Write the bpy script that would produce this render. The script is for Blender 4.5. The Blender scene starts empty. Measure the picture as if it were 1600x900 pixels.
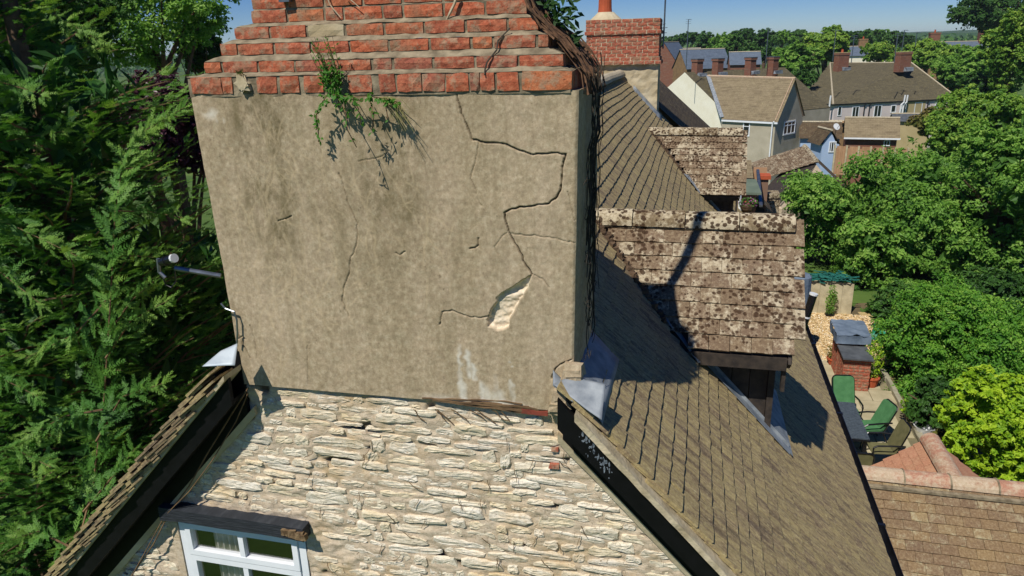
import bpy, math, random
import numpy as np
from mathutils import Vector, Matrix, noise as mnoise
random.seed(7); RNG = np.random.default_rng(7)
SC = bpy.context.scene
COL = SC.collection
# ------------------------------------------------------------------ camera
YAW, PITCH, ROLL, FPX = math.radians(14.32), math.radians(18.29), math.radians(-1.488), 1132.0
fw = Vector((-math.sin(YAW)*math.cos(PITCH), math.cos(YAW)*math.cos(PITCH), -math.sin(PITCH)))
r0 = Vector((math.cos(YAW), math.sin(YAW), 0)); u0 = r0.cross(fw)
cr, sr = math.cos(ROLL), math.sin(ROLL)
rt = r0*cr + u0*sr; up = u0*cr - r0*sr
cam = bpy.data.objects.new('camera', bpy.data.cameras.new('camera')); COL.objects.link(cam)
m = Matrix.Identity(4)
for i in range(3):
    m[i][0] = rt[i]; m[i][1] = up[i]; m[i][2] = -fw[i]
cam.matrix_world = m
cam.data.sensor_width = 36; cam.data.lens = 36*FPX/1600
cam.data.clip_start = 0.05; cam.data.clip_end = 6000
SC.camera = cam
# ------------------------------------------------------------------ sun, sky, exposure
SUN = Vector((0.40, 0.96, -1.43)).normalized()
w = bpy.data.worlds.new('World'); SC.world = w; w.use_nodes = True
nt = w.node_tree; bg = nt.nodes['Background']
sky = nt.nodes.new('ShaderNodeTexSky'); sky.sky_type = 'NISHITA'; sky.sun_disc = False
sky.sun_elevation = math.asin(-SUN.z); sky.sun_rotation = math.atan2(-SUN.x, -SUN.y)
sky.altitude = 2500; sky.air_density = 1.0; sky.dust_density = 0.0; sky.ozone_density = 7.0
hsv = nt.nodes.new('ShaderNodeHueSaturation'); hsv.inputs['Saturation'].default_value = 1.3; hsv.inputs['Hue'].default_value = .515
nt.links.new(sky.outputs[0], hsv.inputs['Color']); nt.links.new(hsv.outputs[0], bg.inputs[0]); bg.inputs[1].default_value = 0.075
sl = bpy.data.lights.new('sun', 'SUN'); sl.energy = 4.8; sl.angle = math.radians(0.53); sl.color = (1.0, 0.95, 0.86)
so = bpy.data.objects.new('sun', sl); COL.objects.link(so)
so.rotation_euler = SUN.to_track_quat('-Z', 'Y').to_euler()
SC.view_settings.view_transform = 'Standard'; SC.view_settings.look = 'None'
SC.view_settings.exposure = 0.0; SC.view_settings.gamma = 1.0; SC.view_settings.use_curve_mapping = False

# ------------------------------------------------------------------ geometry helpers
def ray(x, y): return fw + rt*((x-800)/FPX) + up*((450-y)/FPX)
def onY(x, y, Y): d = ray(x, y); return d*(Y/d.y)
def onX(x, y, X): d = ray(x, y); return d*(X/d.x)
def onZ(x, y, Z): d = ray(x, y); return d*(Z/d.z)
def atd(x, y, D): return ray(x, y)*D
def proj(p):
    p = Vector(p); z = p.dot(fw)
    if z < 0.1: return (-1e4, -1e4, z)
    return (800+FPX*p.dot(rt)/z, 450-FPX*p.dot(up)/z, z)
def inframe(p, m=40):
    x, y, z = proj(p); return z > 0 and -m < x < 1600+m and -m < y < 900+m
WLD = {}
def lin(h):
    h = h.lstrip('#'); v = [int(h[i:i+2], 16)/255 for i in (0, 2, 4)]
    return tuple([(x/12.92 if x <= .04045 else ((x+.055)/1.055)**2.4) for x in v]) + (1,)
def thing(name, label, cat, loc=(0, 0, 0), group=None):
    o = bpy.data.objects.new(name, None); COL.objects.link(o); o.location = loc
    o.empty_display_size = 0.2
    o['label'] = label; o['category'] = cat
    if group: o['group'] = group
    WLD[o.name] = Matrix.Translation(Vector(loc)); return o
def link(name, me, mat, parent=None, M=None, kind=None, label=None, cat=None, group=None):
    o = bpy.data.objects.new(name, me); COL.objects.link(o)
    M = M or Matrix.Identity(4)
    if mat is not None and len(me.materials) == 0: me.materials.append(mat)
    if parent is not None:
        o.parent = parent; o.matrix_parent_inverse = WLD[parent.name].inverted()
    o.matrix_basis = M; WLD[o.name] = M.copy()
    if kind: o['kind'] = kind
    if label: o['label'] = label
    if cat: o['category'] = cat
    if group: o['group'] = group
    return o
def np_mesh(name, V, F, rnd=None, uv=None, attrs=None, smooth=False, center=True):
    """V (n,3); F (m,4) or (m,3) int arrays"""
    V = np.asarray(V, dtype=np.float64); F = np.asarray(F, dtype=np.int32)
    c = V.mean(0) if center and len(V) else np.zeros(3)
    me = bpy.data.meshes.new(name); k = F.shape[1]
    me.vertices.add(len(V)); me.vertices.foreach_set('co', (V-c).astype(np.float32).ravel())
    me.loops.add(F.size); me.loops.foreach_set('vertex_index', F.ravel())
    me.polygons.add(len(F)); me.polygons.foreach_set('loop_start', np.arange(0, F.size, k, dtype=np.int32))
    me.polygons.foreach_set('loop_total', np.full(len(F), k, dtype=np.int32))
    me.polygons.foreach_set('use_smooth', np.full(len(F), bool(smooth)))
    if rnd is not None:
        a = me.attributes.new('rnd', 'FLOAT', 'POINT'); a.data.foreach_set('value', np.asarray(rnd, dtype=np.float32))
    for n_, v_ in (attrs or {}).items():
        a = me.attributes.new(n_, 'FLOAT', 'POINT'); a.data.foreach_set('value', np.asarray(v_, dtype=np.float32))
    me.update(calc_edges=True); me.validate()
    return me, Matrix.Translation(Vector(c))
class MB:
    """collects shapes of ONE part"""
    def __init__(s): s.v = []; s.f = []; s.uv = {}
    def quad(s, a, b, c, d, uv=None):
        i = len(s.v); s.v += [tuple(a), tuple(b), tuple(c), tuple(d)]; s.f.append((i, i+1, i+2, i+3))
        if uv: s.uv[len(s.f)-1] = uv
    def tri(s, a, b, c, uv=None):
        i = len(s.v); s.v += [tuple(a), tuple(b), tuple(c)]; s.f.append((i, i+1, i+2))
        if uv: s.uv[len(s.f)-1] = uv
    def box(s, x0, x1, y0, y1, z0, z1, M=None, j=0):
        i = len(s.v); P = [(x, y, z) for z in (z0, z1) for y in (y0, y1) for x in (x0, x1)]
        if j: P = [tuple(c+random.uniform(-j, j) for c in p) for p in P]
        if M is not None: P = [tuple(M @ Vector(p)) for p in P]
        s.v += P
        s.f += [(i, i+2, i+3, i+1), (i+4, i+5, i+7, i+6), (i, i+1, i+5, i+4), (i+2, i+6, i+7, i+3), (i, i+4, i+6, i+2), (i+1, i+3, i+7, i+5)]
    def bar(s, a, b, w, h, upv=(0, 0, 1)):
        """box from a to b, section w (side) x h (up)"""
        a = Vector(a); b = Vector(b); d = (b-a).normalized(); sd = d.cross(Vector(upv)).normalized(); u = sd.cross(d)
        i = len(s.v)
        for p in (a, b):
            for q in ((-1, -1), (1, -1), (1, 1), (-1, 1)): s.v.append(tuple(p+sd*q[0]*w/2+u*q[1]*h/2))
        s.f += [(i, i+3, i+2, i+1), (i+4, i+5, i+6, i+7)]
        for k in range(4): s.f.append((i+k, i+(k+1) % 4, i+4+(k+1) % 4, i+4+k))
    def tube(s, pts, r, n=6, cap=True):
        pts = [Vector(p) for p in pts]; rs = r if isinstance(r, (list, tuple)) else [r]*len(pts)
        base = len(s.v); prev = None
        for k, p in enumerate(pts):
            d = (pts[min(k+1, len(pts)-1)]-pts[max(k-1, 0)])
            d = d.normalized() if d.length > 1e-9 else Vector((0, 0, 1))
            if prev is None: sd = d.orthogonal().normalized()
            else:
                sd = prev - d*prev.dot(d)
                sd = sd.normalized() if sd.length > 1e-6 else d.orthogonal().normalized()
            prev = sd; u = d.cross(sd)
            for q in range(n):
                a = 2*math.pi*q/n; s.v.append(tuple(p+(sd*math.cos(a)+u*math.sin(a))*rs[k]))
        for k in range(len(pts)-1):
            for q in range(n):
                a = base+k*n+q; b = base+k*n+(q+1) % n; s.f.append((a, b, b+n, a+n))
        if cap:
            s.f.append(tuple(base+q for q in range(n))[::-1]); s.f.append(tuple(base+(len(pts)-1)*n+q for q in range(n)))
    def lathe(s, cx, cy, prof, n=16):
        base = len(s.v)
        for (r, z) in prof:
            for q in range(n):
                a = 2*math.pi*q/n; s.v.append((cx+r*math.cos(a), cy+r*math.sin(a), z))
        for k in range(len(prof)-1):
            for q in range(n):
                a = base+k*n+q; b = base+k*n+(q+1) % n; s.f.append((a, b, b+n, a+n))
        s.f.append(tuple(base+q for q in range(n))[::-1]); s.f.append(tuple(base+(len(prof)-1)*n+q for q in range(n)))
    def patch(s, a, b, c, d, nu, nv, amp=0, sc=8, seed=0, uv=True):
        """bilinear grid a-b (u) d-c (v) with noise along its normal"""
        a, b, c, d = map(Vector, (a, b, c, d)); n = (b-a).cross(d-a).normalized(); i0 = len(s.v)
        lu = (b-a).length; lv = (d-a).length
        for j in range(nv+1):
            for i in range(nu+1):
                u = i/nu; v = j/nv
                p = a*(1-u)*(1-v)+b*u*(1-v)+c*u*v+d*(1-u)*v
                if amp: p = p + n*amp*mnoise.noise(p*sc+Vector((seed, 0, 0)))
                s.v.append(tuple(p))
        for j in range(nv):
            for i in range(nu):
                q = i0+j*(nu+1)+i; s.f.append((q, q+1, q+nu+2, q+nu+1))
                if uv:
                    s.uv[len(s.f)-1] = [(i/nu*lu, j/nv*lv), ((i+1)/nu*lu, j/nv*lv), ((i+1)/nu*lu, (j+1)/nv*lv), (i/nu*lu, (j+1)/nv*lv)]
    def prism(s, poly, ext):
        """polygon (3D points) extruded by vector ext"""
        i = len(s.v); n = len(poly); e = Vector(ext)
        s.v += [tuple(p) for p in poly] + [tuple(Vector(p)+e) for p in poly]
        s.f.append(tuple(range(i, i+n))[::-1]); s.f.append(tuple(range(i+n, i+2*n)))
        for k in range(n): s.f.append((i+k, i+(k+1) % n, i+n+(k+1) % n, i+n+k))
    def mesh(s, name, smooth=False, center=True):
        me = bpy.data.meshes.new(name)
        c = Vector((0, 0, 0))
        if center and s.v:
            a = np.array(s.v); c = Vector((a.min(0)+a.max(0))/2)
        me.from_pydata([tuple(Vector(p)-c) for p in s.v], [], s.f)
        if s.uv:
            ul = me.uv_layers.new(name='UVMap')
            for pi, uvs in s.uv.items():
                for k, li in enumerate(me.polygons[pi].loop_indices):
                    if k < len(uvs): ul.data[li].uv = uvs[k]
        if smooth:
            for p in me.polygons: p.use_smooth = True
        me.update(); me.validate()
        return me, Matrix.Translation(c)
    def build(s, name, mat, parent=None, smooth=False, **kw):
        me, M = s.mesh(name, smooth)
        import bmesh
        bm = bmesh.new(); bm.from_mesh(me); bmesh.ops.recalc_face_normals(bm, faces=bm.faces[:]); bm.to_mesh(me); bm.free()
        return link(name, me, mat, parent, M, **kw)
class Acc:
    """joins many transformed copies of small templates (numpy)"""
    def __init__(s): s.V = []; s.F = []; s.R = []; s.n = 0
    def add(s, V, F, M=None, r=0.0):
        V = np.asarray(V, float)
        if M is not None:
            A = np.array(M); V = V @ A[:3, :3].T + A[:3, 3]
        s.V.append(V); s.F.append(np.asarray(F)+s.n); s.R.append(np.full(len(V), r)); s.n += len(V)
    def build(s, name, mat, parent=None, smooth=False, **kw):
        if not s.V: return None
        me, M = np_mesh(name, np.concatenate(s.V), np.concatenate(s.F), rnd=np.concatenate(s.R), smooth=smooth)
        return link(name, me, mat, parent, M, **kw)
def vnoise(x, y, sc, seed=0):
    """numpy value noise in [-1,1]"""
    g = np.random.default_rng(seed).uniform(-1, 1, (256, 256))
    x = x*sc+37.3; y = y*sc+91.7; xi = np.floor(x).astype(int); yi = np.floor(y).astype(int)
    fx = x-xi; fy = y-yi; fx = fx*fx*(3-2*fx); fy = fy*fy*(3-2*fy)
    a = g[xi % 256, yi % 256]; b = g[(xi+1) % 256, yi % 256]; c = g[xi % 256, (yi+1) % 256]; d = g[(xi+1) % 256, (yi+1) % 256]
    return (a*(1-fx)+b*fx)*(1-fy)+(c*(1-fx)+d*fx)*fy
def basis(x, y, z, o):
    M = Matrix.Identity(4)
    for i in range(3): M[i][0] = x[i]; M[i][1] = y[i]; M[i][2] = z[i]; M[i][3] = o[i]
    return M

# ------------------------------------------------------------------ materials
class NT:
    def __init__(s, name):
        s.m = bpy.data.materials.new(name); s.m.use_nodes = True; s.t = s.m.node_tree; s.b = s.t.nodes['Principled BSDF']
        s.o = s.t.nodes['Material Output']
    def n(s, typ, **kw):
        x = s.t.nodes.new(typ)
        for k, v in kw.items():
            if k.startswith('i_'):
                key = k[2:]; key = int(key) if key.isdigit() else key
                if hasattr(v, 'is_output') or isinstance(v, bpy.types.NodeSocket): s.t.links.new(v, x.inputs[key])
                else: x.inputs[key].default_value = v
            else: setattr(x, k, v)
        return x
    def l(s, a, b): s.t.links.new(a, b)
    def pos(s, scale=(1, 1, 1), rot=(0, 0, 0)):
        g = s.n('ShaderNodeNewGeometry'); mp = s.n('ShaderNodeMapping'); s.l(g.outputs['Position'], mp.inputs[0])
        mp.inputs['Scale'].default_value = scale; mp.inputs['Rotation'].default_value = rot; return mp.outputs[0]
    def noise(s, vec, scale, detail=4, rough=.55, dist=0):
        x = s.n('ShaderNodeTexNoise'); s.l(vec, x.inputs['Vector']); x.inputs['Scale'].default_value = scale
        x.inputs['Detail'].default_value = detail; x.inputs['Roughness'].default_value = rough; x.inputs['Distortion'].default_value = dist
        return x.outputs[0]
    def vor(s, vec, scale, feat='F1', out=0, rand=1):
        x = s.n('ShaderNodeTexVoronoi', feature=feat); s.l(vec, x.inputs['Vector']); x.inputs['Scale'].default_value = scale
        x.inputs['Randomness'].default_value = rand; return x.outputs[out]
    def ramp(s, fac, stops, interp='LINEAR'):
        x = s.n('ShaderNodeValToRGB'); s.l(fac, x.inputs[0]); e = x.color_ramp.elements; x.color_ramp.interpolation = interp
        while len(e) < len(stops): e.new(.5)
        for k, (p, c) in enumerate(stops): e[k].position = p; e[k].color = c if len(c) == 4 else tuple(c)+(1,)
        return x.outputs[0]
    def mix(s, f, a, b, mode='MIX'):
        x = s.n('ShaderNodeMix', data_type='RGBA', blend_type=mode)
        for sock, v in ((x.inputs[0], f), (x.inputs[6], a), (x.inputs[7], b)):
            if isinstance(v, bpy.types.NodeSocket): s.l(v, sock)
            else: sock.default_value = v
        return x.outputs[2]
    def math(s, op, a, b=0.5, clamp=False):
        x = s.n('ShaderNodeMath', operation=op, use_clamp=clamp)
        for sock, v in ((x.inputs[0], a), (x.inputs[1], b)):
            if isinstance(v, bpy.types.NodeSocket): s.l(v, sock)
            else: sock.default_value = v
        return x.outputs[0]
    def rnd(s):
        a = s.n('ShaderNodeAttribute', attribute_name='rnd').outputs['Fac']; o = s.n('ShaderNodeObjectInfo').outputs['Random']
        return s.math('FRACT', s.math('ADD', a, o))
    def attr(s, n): return s.n('ShaderNodeAttribute', attribute_name=n).outputs['Fac']
    def bump(s, h, strength=.5, dist=.01):
        x = s.n('ShaderNodeBump'); s.l(h, x.inputs['Height']); x.inputs['Strength'].default_value = strength
        x.inputs['Distance'].default_value = dist; s.l(x.outputs[0], s.b.inputs['Normal'])
    def done(s, col, rough=.85, metal=0, spec=.3):
        if isinstance(col, bpy.types.NodeSocket): s.l(col, s.b.inputs['Base Color'])
        else: s.b.inputs['Base Color'].default_value = col
        if isinstance(rough, bpy.types.NodeSocket): s.l(rough, s.b.inputs['Roughness'])
        else: s.b.inputs['Roughness'].default_value = rough
        s.b.inputs['Metallic'].default_value = metal; s.b.inputs['Specular IOR Level'].default_value = spec
        return s.m
def ramp3(t, f, *cols):
    n = len(cols); return t.ramp(f, [(i/(n-1), lin(c)) for i, c in enumerate(cols)])
def simple(name, c1, c2=None, sc=6, rough=.8, bump=0, bs=60, metal=0, spec=.3, rand=0, bd=.004):
    t = NT(name); p = t.pos(); c2 = c2 or c1
    n = t.noise(p, sc, 6)
    f = t.ramp(n, [(.35, (0, 0, 0)), (.65, (1, 1, 1))])
    col = t.mix(f, lin(c1), lin(c2))
    if rand:
        v = t.math('ADD', t.math('MULTIPLY', t.rnd(), rand), 1-rand/2)
        hs = t.n('ShaderNodeHueSaturation', i_Value=v); t.l(col, hs.inputs['Color']); col = hs.outputs[0]
    if bump: t.bump(t.noise(p, bs, 5), bump, bd)
    return t.done(col, rough, metal, spec)
M = {}
def mk_render():
    t = NT('cement_render'); p = t.pos()
    base = ramp3(t, t.noise(p, 1.5, 6, .62), '#9e8b72', '#b3a087', '#c3b298')
    base = t.mix(t.ramp(t.noise(t.pos((2.2, 1, .5)), 2.2, 6, .7), [(.42, (.55, .55, .55)), (.62, (0, 0, 0))]), base, lin('#8f8062'))
    fine = t.noise(t.pos((1, 1, .8)), 34, 9, .8)
    base = t.mix(.40, base, t.ramp(fine, [(.36, lin('#6e5f48')), (.5, lin('#ad9c7e')), (.64, lin('#dccfb0'))]))
    alg = t.math('MULTIPLY', t.attr('algae'), t.ramp(t.noise(t.pos((1.6, 1, .8)), 7, 7, .75), [(.38, (0, 0, 0)), (.66, (1, 1, 1))]), True)
    base = t.mix(t.math('MULTIPLY', alg, .95), base, lin('#645a3e')); wv = t.ramp(t.noise(t.pos((5, 1, .6)), 2.4, 6, .7), [(.50, (0, 0, 0)), (.66, (.26, .26, .26))]); base = t.mix(wv, base, lin('#7c7054'))
    speck = t.ramp(t.vor(p, 75), [(.0, (1, 1, 1)), (.16, (0, 0, 0))])
    base = t.mix(t.math('MULTIPLY', speck, t.math('MULTIPLY', t.ramp(t.noise(p, 7), [(.5, (0, 0, 0)), (.62, (1, 1, 1))]), .55)), base, lin('#d8cfb4'))
    dk = t.ramp(t.noise(p, 55, 3, .6), [(.27, (.5, .5, .5)), (.36, (0, 0, 0))]); base = t.mix(dk, base, lin('#5c5038'))
    base = t.mix(t.math('MULTIPLY', t.attr('scar'), .42), base, lin('#c8b490'))
    base = t.mix(t.attr('lime'), base, lin('#d0cbbc'))
    base = t.mix(t.attr('hole'), base, ramp3(t, t.noise(p, 30, 6, .7), '#a8906a', '#dccbb0', '#f2e8da'))
    base = t.mix(t.math('MULTIPLY', t.attr('crack'), .9), base, lin('#2a241b'))
    h = t.math('ADD', t.noise(p, 38, 7, .7), t.math('MULTIPLY', t.noise(p, 220, 3), .35))
    t.bump(h, .5, .005); return t.done(base, .93, spec=.12)
def mk_brick(name, c, rand=True):
    t = NT(name); p = t.pos(); r = t.rnd()
    col = t.ramp(r, [(i/(len(c)-1), lin(x)) for i, x in enumerate(c)])
    n = t.noise(p, 16, 6, .65)
    col = t.mix(.6, col, t.ramp(t.noise(p, 30, 9, .8), [(.32, lin('#4a2c22')), (.48, lin('#9e5842')), (.66, lin('#cc8c6a'))]))
    col = t.mix(t.ramp(t.noise(p, 13, 6, .7), [(.51, (0, 0, 0)), (.61, (.66, .66, .66))]), col, lin('#9c8b72'))
    col = t.mix(t.ramp(t.noise(p, 5, 5), [(.52, (0, 0, 0)), (.72, (.75, .75, .75))]), col, lin('#84725a'))
    col = t.mix(t.ramp(t.noise(p, 90, 3), [(.28, (.8, .8, .8)), (.4, (0, 0, 0))]), col, lin('#57382c'))
    t.bump(t.math('ADD', n, t.noise(p, 80, 5)), .6, .006); return t.done(col, .92, spec=.15)
def mk_tile(name, cols, blot=None, blotf=(.5, .6), moss=None, mossf=(.5, .6), stretch=(1, 1, 1), s1=9, lich=None, nsc=26):
    t = NT(name); p = t.pos(stretch); q = t.pos(); r = t.rnd()
    col = t.ramp(r, [(i/(len(cols)-1), lin(x)) for i, x in enumerate(cols)])
    col = t.mix(.45, col, ramp3(t, t.noise(p, s1, 6, .65), cols[0], cols[len(cols)//2], cols[-1])) if stretch == (1, 1, 1) else t.mix(.68, col, t.ramp(t.noise(p, s1, 7, .7), [(.36, lin('#4a3e38')), (.45, lin('#86745a')), (.53, lin('#c2b078')), (.60, lin('#66564e')), (.68, lin('#cebc84'))]))
    gr = t.noise(q, 45, 7, .75); col = t.mix(.35, col, t.ramp(gr, [(.3, lin('#3c3026')), (.5, lin(cols[0])), (.7, lin('#c8b894'))]))
    if blot:
        f = t.math('ADD', t.noise(q, 11, 9, .8, .1), t.math('MULTIPLY', r, .12))
        col = t.mix(t.ramp(f, [(blotf[0], (0, 0, 0)), (blotf[1], (.72, .72, .72))]), col, ramp3(t, t.noise(q, 42, 4, .7), '#94836a', blot, '#e2dac6'))
    if moss:
        v = t.math('ADD', t.vor(q, nsc), t.math('MULTIPLY', t.noise(q, 60, 3), .35)); cl_ = t.ramp(t.math('ADD', t.noise(q, 3.4, 4, .65), t.math('MULTIPLY', r, .06)), [(.38, (0, 0, 0)), (.56, (1, 1, 1))])
        f = t.math('SUBTRACT', t.math('MULTIPLY', cl_, .42), v); f = t.math('ADD', f, .5)
        col = t.mix(t.math('MULTIPLY', t.ramp(f, [(mossf[0], (0, 0, 0)), (mossf[1], (1, 1, 1))]), .92), col, ramp3(t, t.noise(q, 60), '#261a12', '#3c2a1c', '#5c442c'))
    if lich:
        v = t.noise(q, 40, 4, .7); col = t.mix(t.ramp(v, [(.60, (0, 0, 0)), (.68, (.8, .8, .8))]), col, lin(lich))
    t.bump(t.math('ADD', t.noise(p, 30, 6, .7), t.noise(q, 120, 3)), .5, .005); return t.done(col, .9, spec=.2)
def mk_stone(name, cols, mort=False):
    t = NT(name); p = t.pos(); r = t.rnd()
    col = t.ramp(r, [(i/(len(cols)-1), lin(x)) for i, x in enumerate(cols)]) if not mort else ramp3(t, t.noise(p, 4, 5), *cols)
    n = t.noise(t.pos((1, 1, 3.2)), 11, 8, .72)
    rr_ = [(.28, lin('#ac9a7c')), (.42, lin('#d4c7ac')), (.56, lin('#ddd3bf')), (.75, lin('#ece6d8'))] if not mort else [(.3, lin('#a8957c')), (.5, lin('#ccbba2')), (.7, lin('#e0d4bc'))]
    ck = t.vor(t.pos((1, 1, 3.4)), 9, 'DISTANCE_TO_EDGE'); ck = t.math('ADD', ck, t.math('MULTIPLY', t.noise(p, 26, 5, .7), .06)); ckm = t.ramp(ck, [(.035, (.75, .75, .75)), (.05, (0, 0, 0))])
    ckm = t.math('MULTIPLY', ckm, t.ramp(t.noise(p, 5, 3), [(.45, (0, 0, 0)), (.6, (1, 1, 1))]))
    col = t.mix(.5, col, t.ramp(n, rr_)); col = t.mix(t.ramp(t.noise(p, 48, 7, .8), [(.34, (.55, .55, .55)), (.5, (0, 0, 0))]), col, lin('#907c5e'))
    col = t.mix(t.math('MULTIPLY', ckm, .8), col, lin('#4c3e2c'))
    col = t.mix(t.ramp(t.noise(p, 2.6, 5, .7), [(.52, (0, 0, 0)), (.70, (.55, .55, .55))]), col, lin('#b89c6c'))
    col = t.mix(t.ramp(t.noise(p, 60, 4, .7), [(.30, (.6, .6, .6)), (.40, (0, 0, 0))]), col, lin('#6a5840'))
    if mort: col = t.mix(t.math('MULTIPLY', t.attr('pit'), .85), col, lin('#3c3224'))
    h = t.math('ADD', t.math('MULTIPLY', t.noise(t.pos((1, 1, 4)), 22, 8, .75), 1.3), t.math('MULTIPLY', t.noise(p, 90, 5, .7), .5))
    t.bump(h, .6, .009 if not mort else .008); return t.done(col, .94, spec=.1)
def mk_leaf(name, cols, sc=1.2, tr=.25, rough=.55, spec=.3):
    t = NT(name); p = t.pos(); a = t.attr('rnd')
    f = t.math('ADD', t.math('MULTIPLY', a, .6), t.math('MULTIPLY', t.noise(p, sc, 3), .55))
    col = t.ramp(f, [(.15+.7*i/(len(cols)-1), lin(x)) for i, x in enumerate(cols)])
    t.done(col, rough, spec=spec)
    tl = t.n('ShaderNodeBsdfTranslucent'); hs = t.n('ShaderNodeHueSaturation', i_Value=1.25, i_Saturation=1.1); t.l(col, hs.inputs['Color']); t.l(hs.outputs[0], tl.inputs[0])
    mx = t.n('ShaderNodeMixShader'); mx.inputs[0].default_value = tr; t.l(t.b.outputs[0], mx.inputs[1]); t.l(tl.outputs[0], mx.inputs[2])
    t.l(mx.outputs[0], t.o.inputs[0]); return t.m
def mk_far(name, cols, bw, bh, mort, offs=.5, msize=.008, rough=.9, hi_='#a09674'):
    """uv in metres: brick / tile pattern for surfaces too far to split"""
    t = NT(name); uv = t.n('ShaderNodeTexCoord').outputs['UV']; p = t.pos()
    p2 = t.n('ShaderNodeMapping'); t.l(uv, p2.inputs[0]); p2.inputs['Scale'].default_value = (.8, 6.5, 1); b = t.n('ShaderNodeTexBrick'); t.l(uv, b.inputs['Vector']); b.inputs['Scale'].default_value = 1
    b.offset = offs
    b.inputs['Brick Width'].default_value = bw; b.inputs['Row Height'].default_value = bh; b.inputs['Mortar Size'].default_value = msize
    b.inputs['Color1'].default_value = lin(cols[0]); b.inputs['Color2'].default_value = lin(cols[1]); b.inputs['Mortar'].default_value = lin(mort)
    col = t.mix(.5, b.outputs[0], t.ramp(t.noise(p, 2.2, 8, .78), [(.34, lin(cols[2])), (.5, lin(cols[0])), (.66, lin(cols[1]))])); col = t.mix(t.ramp(t.noise(p2.outputs[0], 1.0, 5, .75), [(.36, (.6, .6, .6)), (.5, (0, 0, 0))]), col, lin(mort)); col = t.mix(t.ramp(t.noise(p, 5, 6, .8), [(.56, (0, 0, 0)), (.66, (.5, .5, .5))]), col, lin(hi_))
    t.bump(b.outputs['Fac'], -.4, .02); return t.done(col, rough, spec=.2)
def mk_glass(name='window_glass', c='#1c2226'):
    t = NT(name); return t.done(lin(c), .06, spec=.8)
M['render'] = mk_render()
M['brick'] = mk_brick('red_brick', ['#b8603e', '#9c5440', '#c4643c', '#8c4c3a', '#c87844', '#a05848', '#80564a'])
M['brick_dark'] = mk_brick('sooty_brick', ['#5a4038', '#42464a', '#664438'])
M['brick2'] = mk_brick('old_red_brick', ['#a04a3a', '#ad5242', '#98483a', '#b4604a', '#a85444', '#a8705c'])
M['mortar'] = simple('grey_mortar', '#6c6250', '#988c74', 14, .95, .8, 50, spec=.1, bd=.006)
M['rend2'] = simple('mottled_render', '#a89878', '#c8bca0', 3, .95, .6, 22, spec=.1, bd=.01)
M['stone'] = mk_stone('limestone', ['#cfc3a8', '#e6dfca', '#d6cbb2', '#efeadd', '#dccba2', '#e8e2d0', '#c8c2b6'])
M['wallmortar'] = mk_stone('lime_mortar', ['#bca88e', '#cbb9a0', '#d6c7ae'], True)
M['tile'] = mk_tile('mossy_roof_tile', ['#7a6a52', '#aa9866', '#8a7560', '#b0a070', '#6e5e50', '#a09060', '#80705c'], stretch=(1.3, 6, 1.3), s1=1.9, lich='#c0b484')
M['dtile'] = mk_tile('lichen_roof_tile', ['#6c5a46', '#7a6850', '#74604f', '#84735a', '#665745'], blot='#c4b89c', blotf=(.55, .66), moss=True, mossf=(.20, .36), s1=5, nsc=23)
M['xtile'] = mk_tile('buff_roof_tile', ['#8c7450', '#6c5646', '#9a8258', '#5c4a42', '#907854', '#766252', '#a89468'], blot='#a8a080', blotf=(.60, .72), s1=8)
M['ptile'] = mk_tile('pink_roof_tile', ['#b07c62', '#a87258', '#b88c6e', '#a5785c'], s1=6)
M['ridge_pink'] = mk_tile('red_ridge_tile', ['#ac6e5c', '#ae8068', '#a08c70', '#b07866'], blot='#bcae94', blotf=(.46, .6), s1=5)
M['ridge_grey'] = mk_tile('grey_ridge_tile', ['#a39880', '#b5aa92', '#8c8068'], blot='#cfc6b0', blotf=(.55, .65), moss=True, mossf=(.46, .54))
M['ridge_lich'] = mk_tile('lichen_ridge_tile', ['#6e5e48', '#7c6c52', '#887a60'], blot='#c8bca0', blotf=(.50, .60), moss=True, mossf=(.20, .30), nsc=24)
M['blackwood'] = simple('black_painted_timber', '#070708', '#0e0e10', 12, .6, .25, 30, spec=.2)
M['darkwood'] = simple('dark_weathered_timber', '#2c2724', '#453c34', 14, .75, .5, 30)
def mk_lintel():
    t = NT('weathered_lintel'); p = t.pos((3, 1, 40)); n = t.noise(p, 3, 6, .7)
    col = ramp3(t, n, '#101216', '#2c3036', '#5a5e64'); t.bump(n, 1, .012); return t.done(col, .7)
M['lintel'] = mk_lintel()
M['rotten'] = simple('rotten_wood', '#5a4630', '#8a7456', 30, .9, 1, 60)
M['lead'] = simple('lead_sheet', '#6a727a', '#959b9f', 8, .68, .5, 12, metal=.15, spec=.5, bd=.01)
M['white'] = simple('white_paint', '#e8ebee', '#dde2e6', 5, .4, .1)
M['greyprim'] = simple('grey_painted_frame', '#7d848a', '#8d949a', 5, .5)
M['curtain'] = simple('white_curtain', '#d8d8d0', '#b8b8b0', 5, .9)
M['glass'] = mk_glass()
M['room'] = simple('dark_interior', '#0c0b09', '#12110e', 3, 1)
M['black'] = simple('black_plastic', '#0c0c0e', '#15151a', 8, .35, spec=.5)
M['whitepl'] = simple('white_plastic', '#dcdfe0', '#cfd2d2', 8, .4)
M['metal'] = simple('grey_metal', '#6a7076', '#8a9096', 12, .4, metal=.8)
M['pot'] = simple('terracotta', '#b85a38', '#a04c30', 5, .85, .3)
M['stemdead'] = simple('dead_vine_stem', '#2c2822', '#484036', 20, .9, .6, 60)
M['thatch'] = simple('dead_thatch', '#4a382c', '#7c5c44', 40, .95, .5, 60)
M['twig'] = simple('bleached_twig', '#a8987c', '#c8baa0', 20, .9)
M['redroot'] = simple('reddish_root', '#8c4434', '#6c3a2e', 20, .9)
M['vergem'] = simple('verge_mortar', '#a39578', '#c6b99c', 9, .95, .8, 50, spec=.1, bd=.008)
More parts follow.
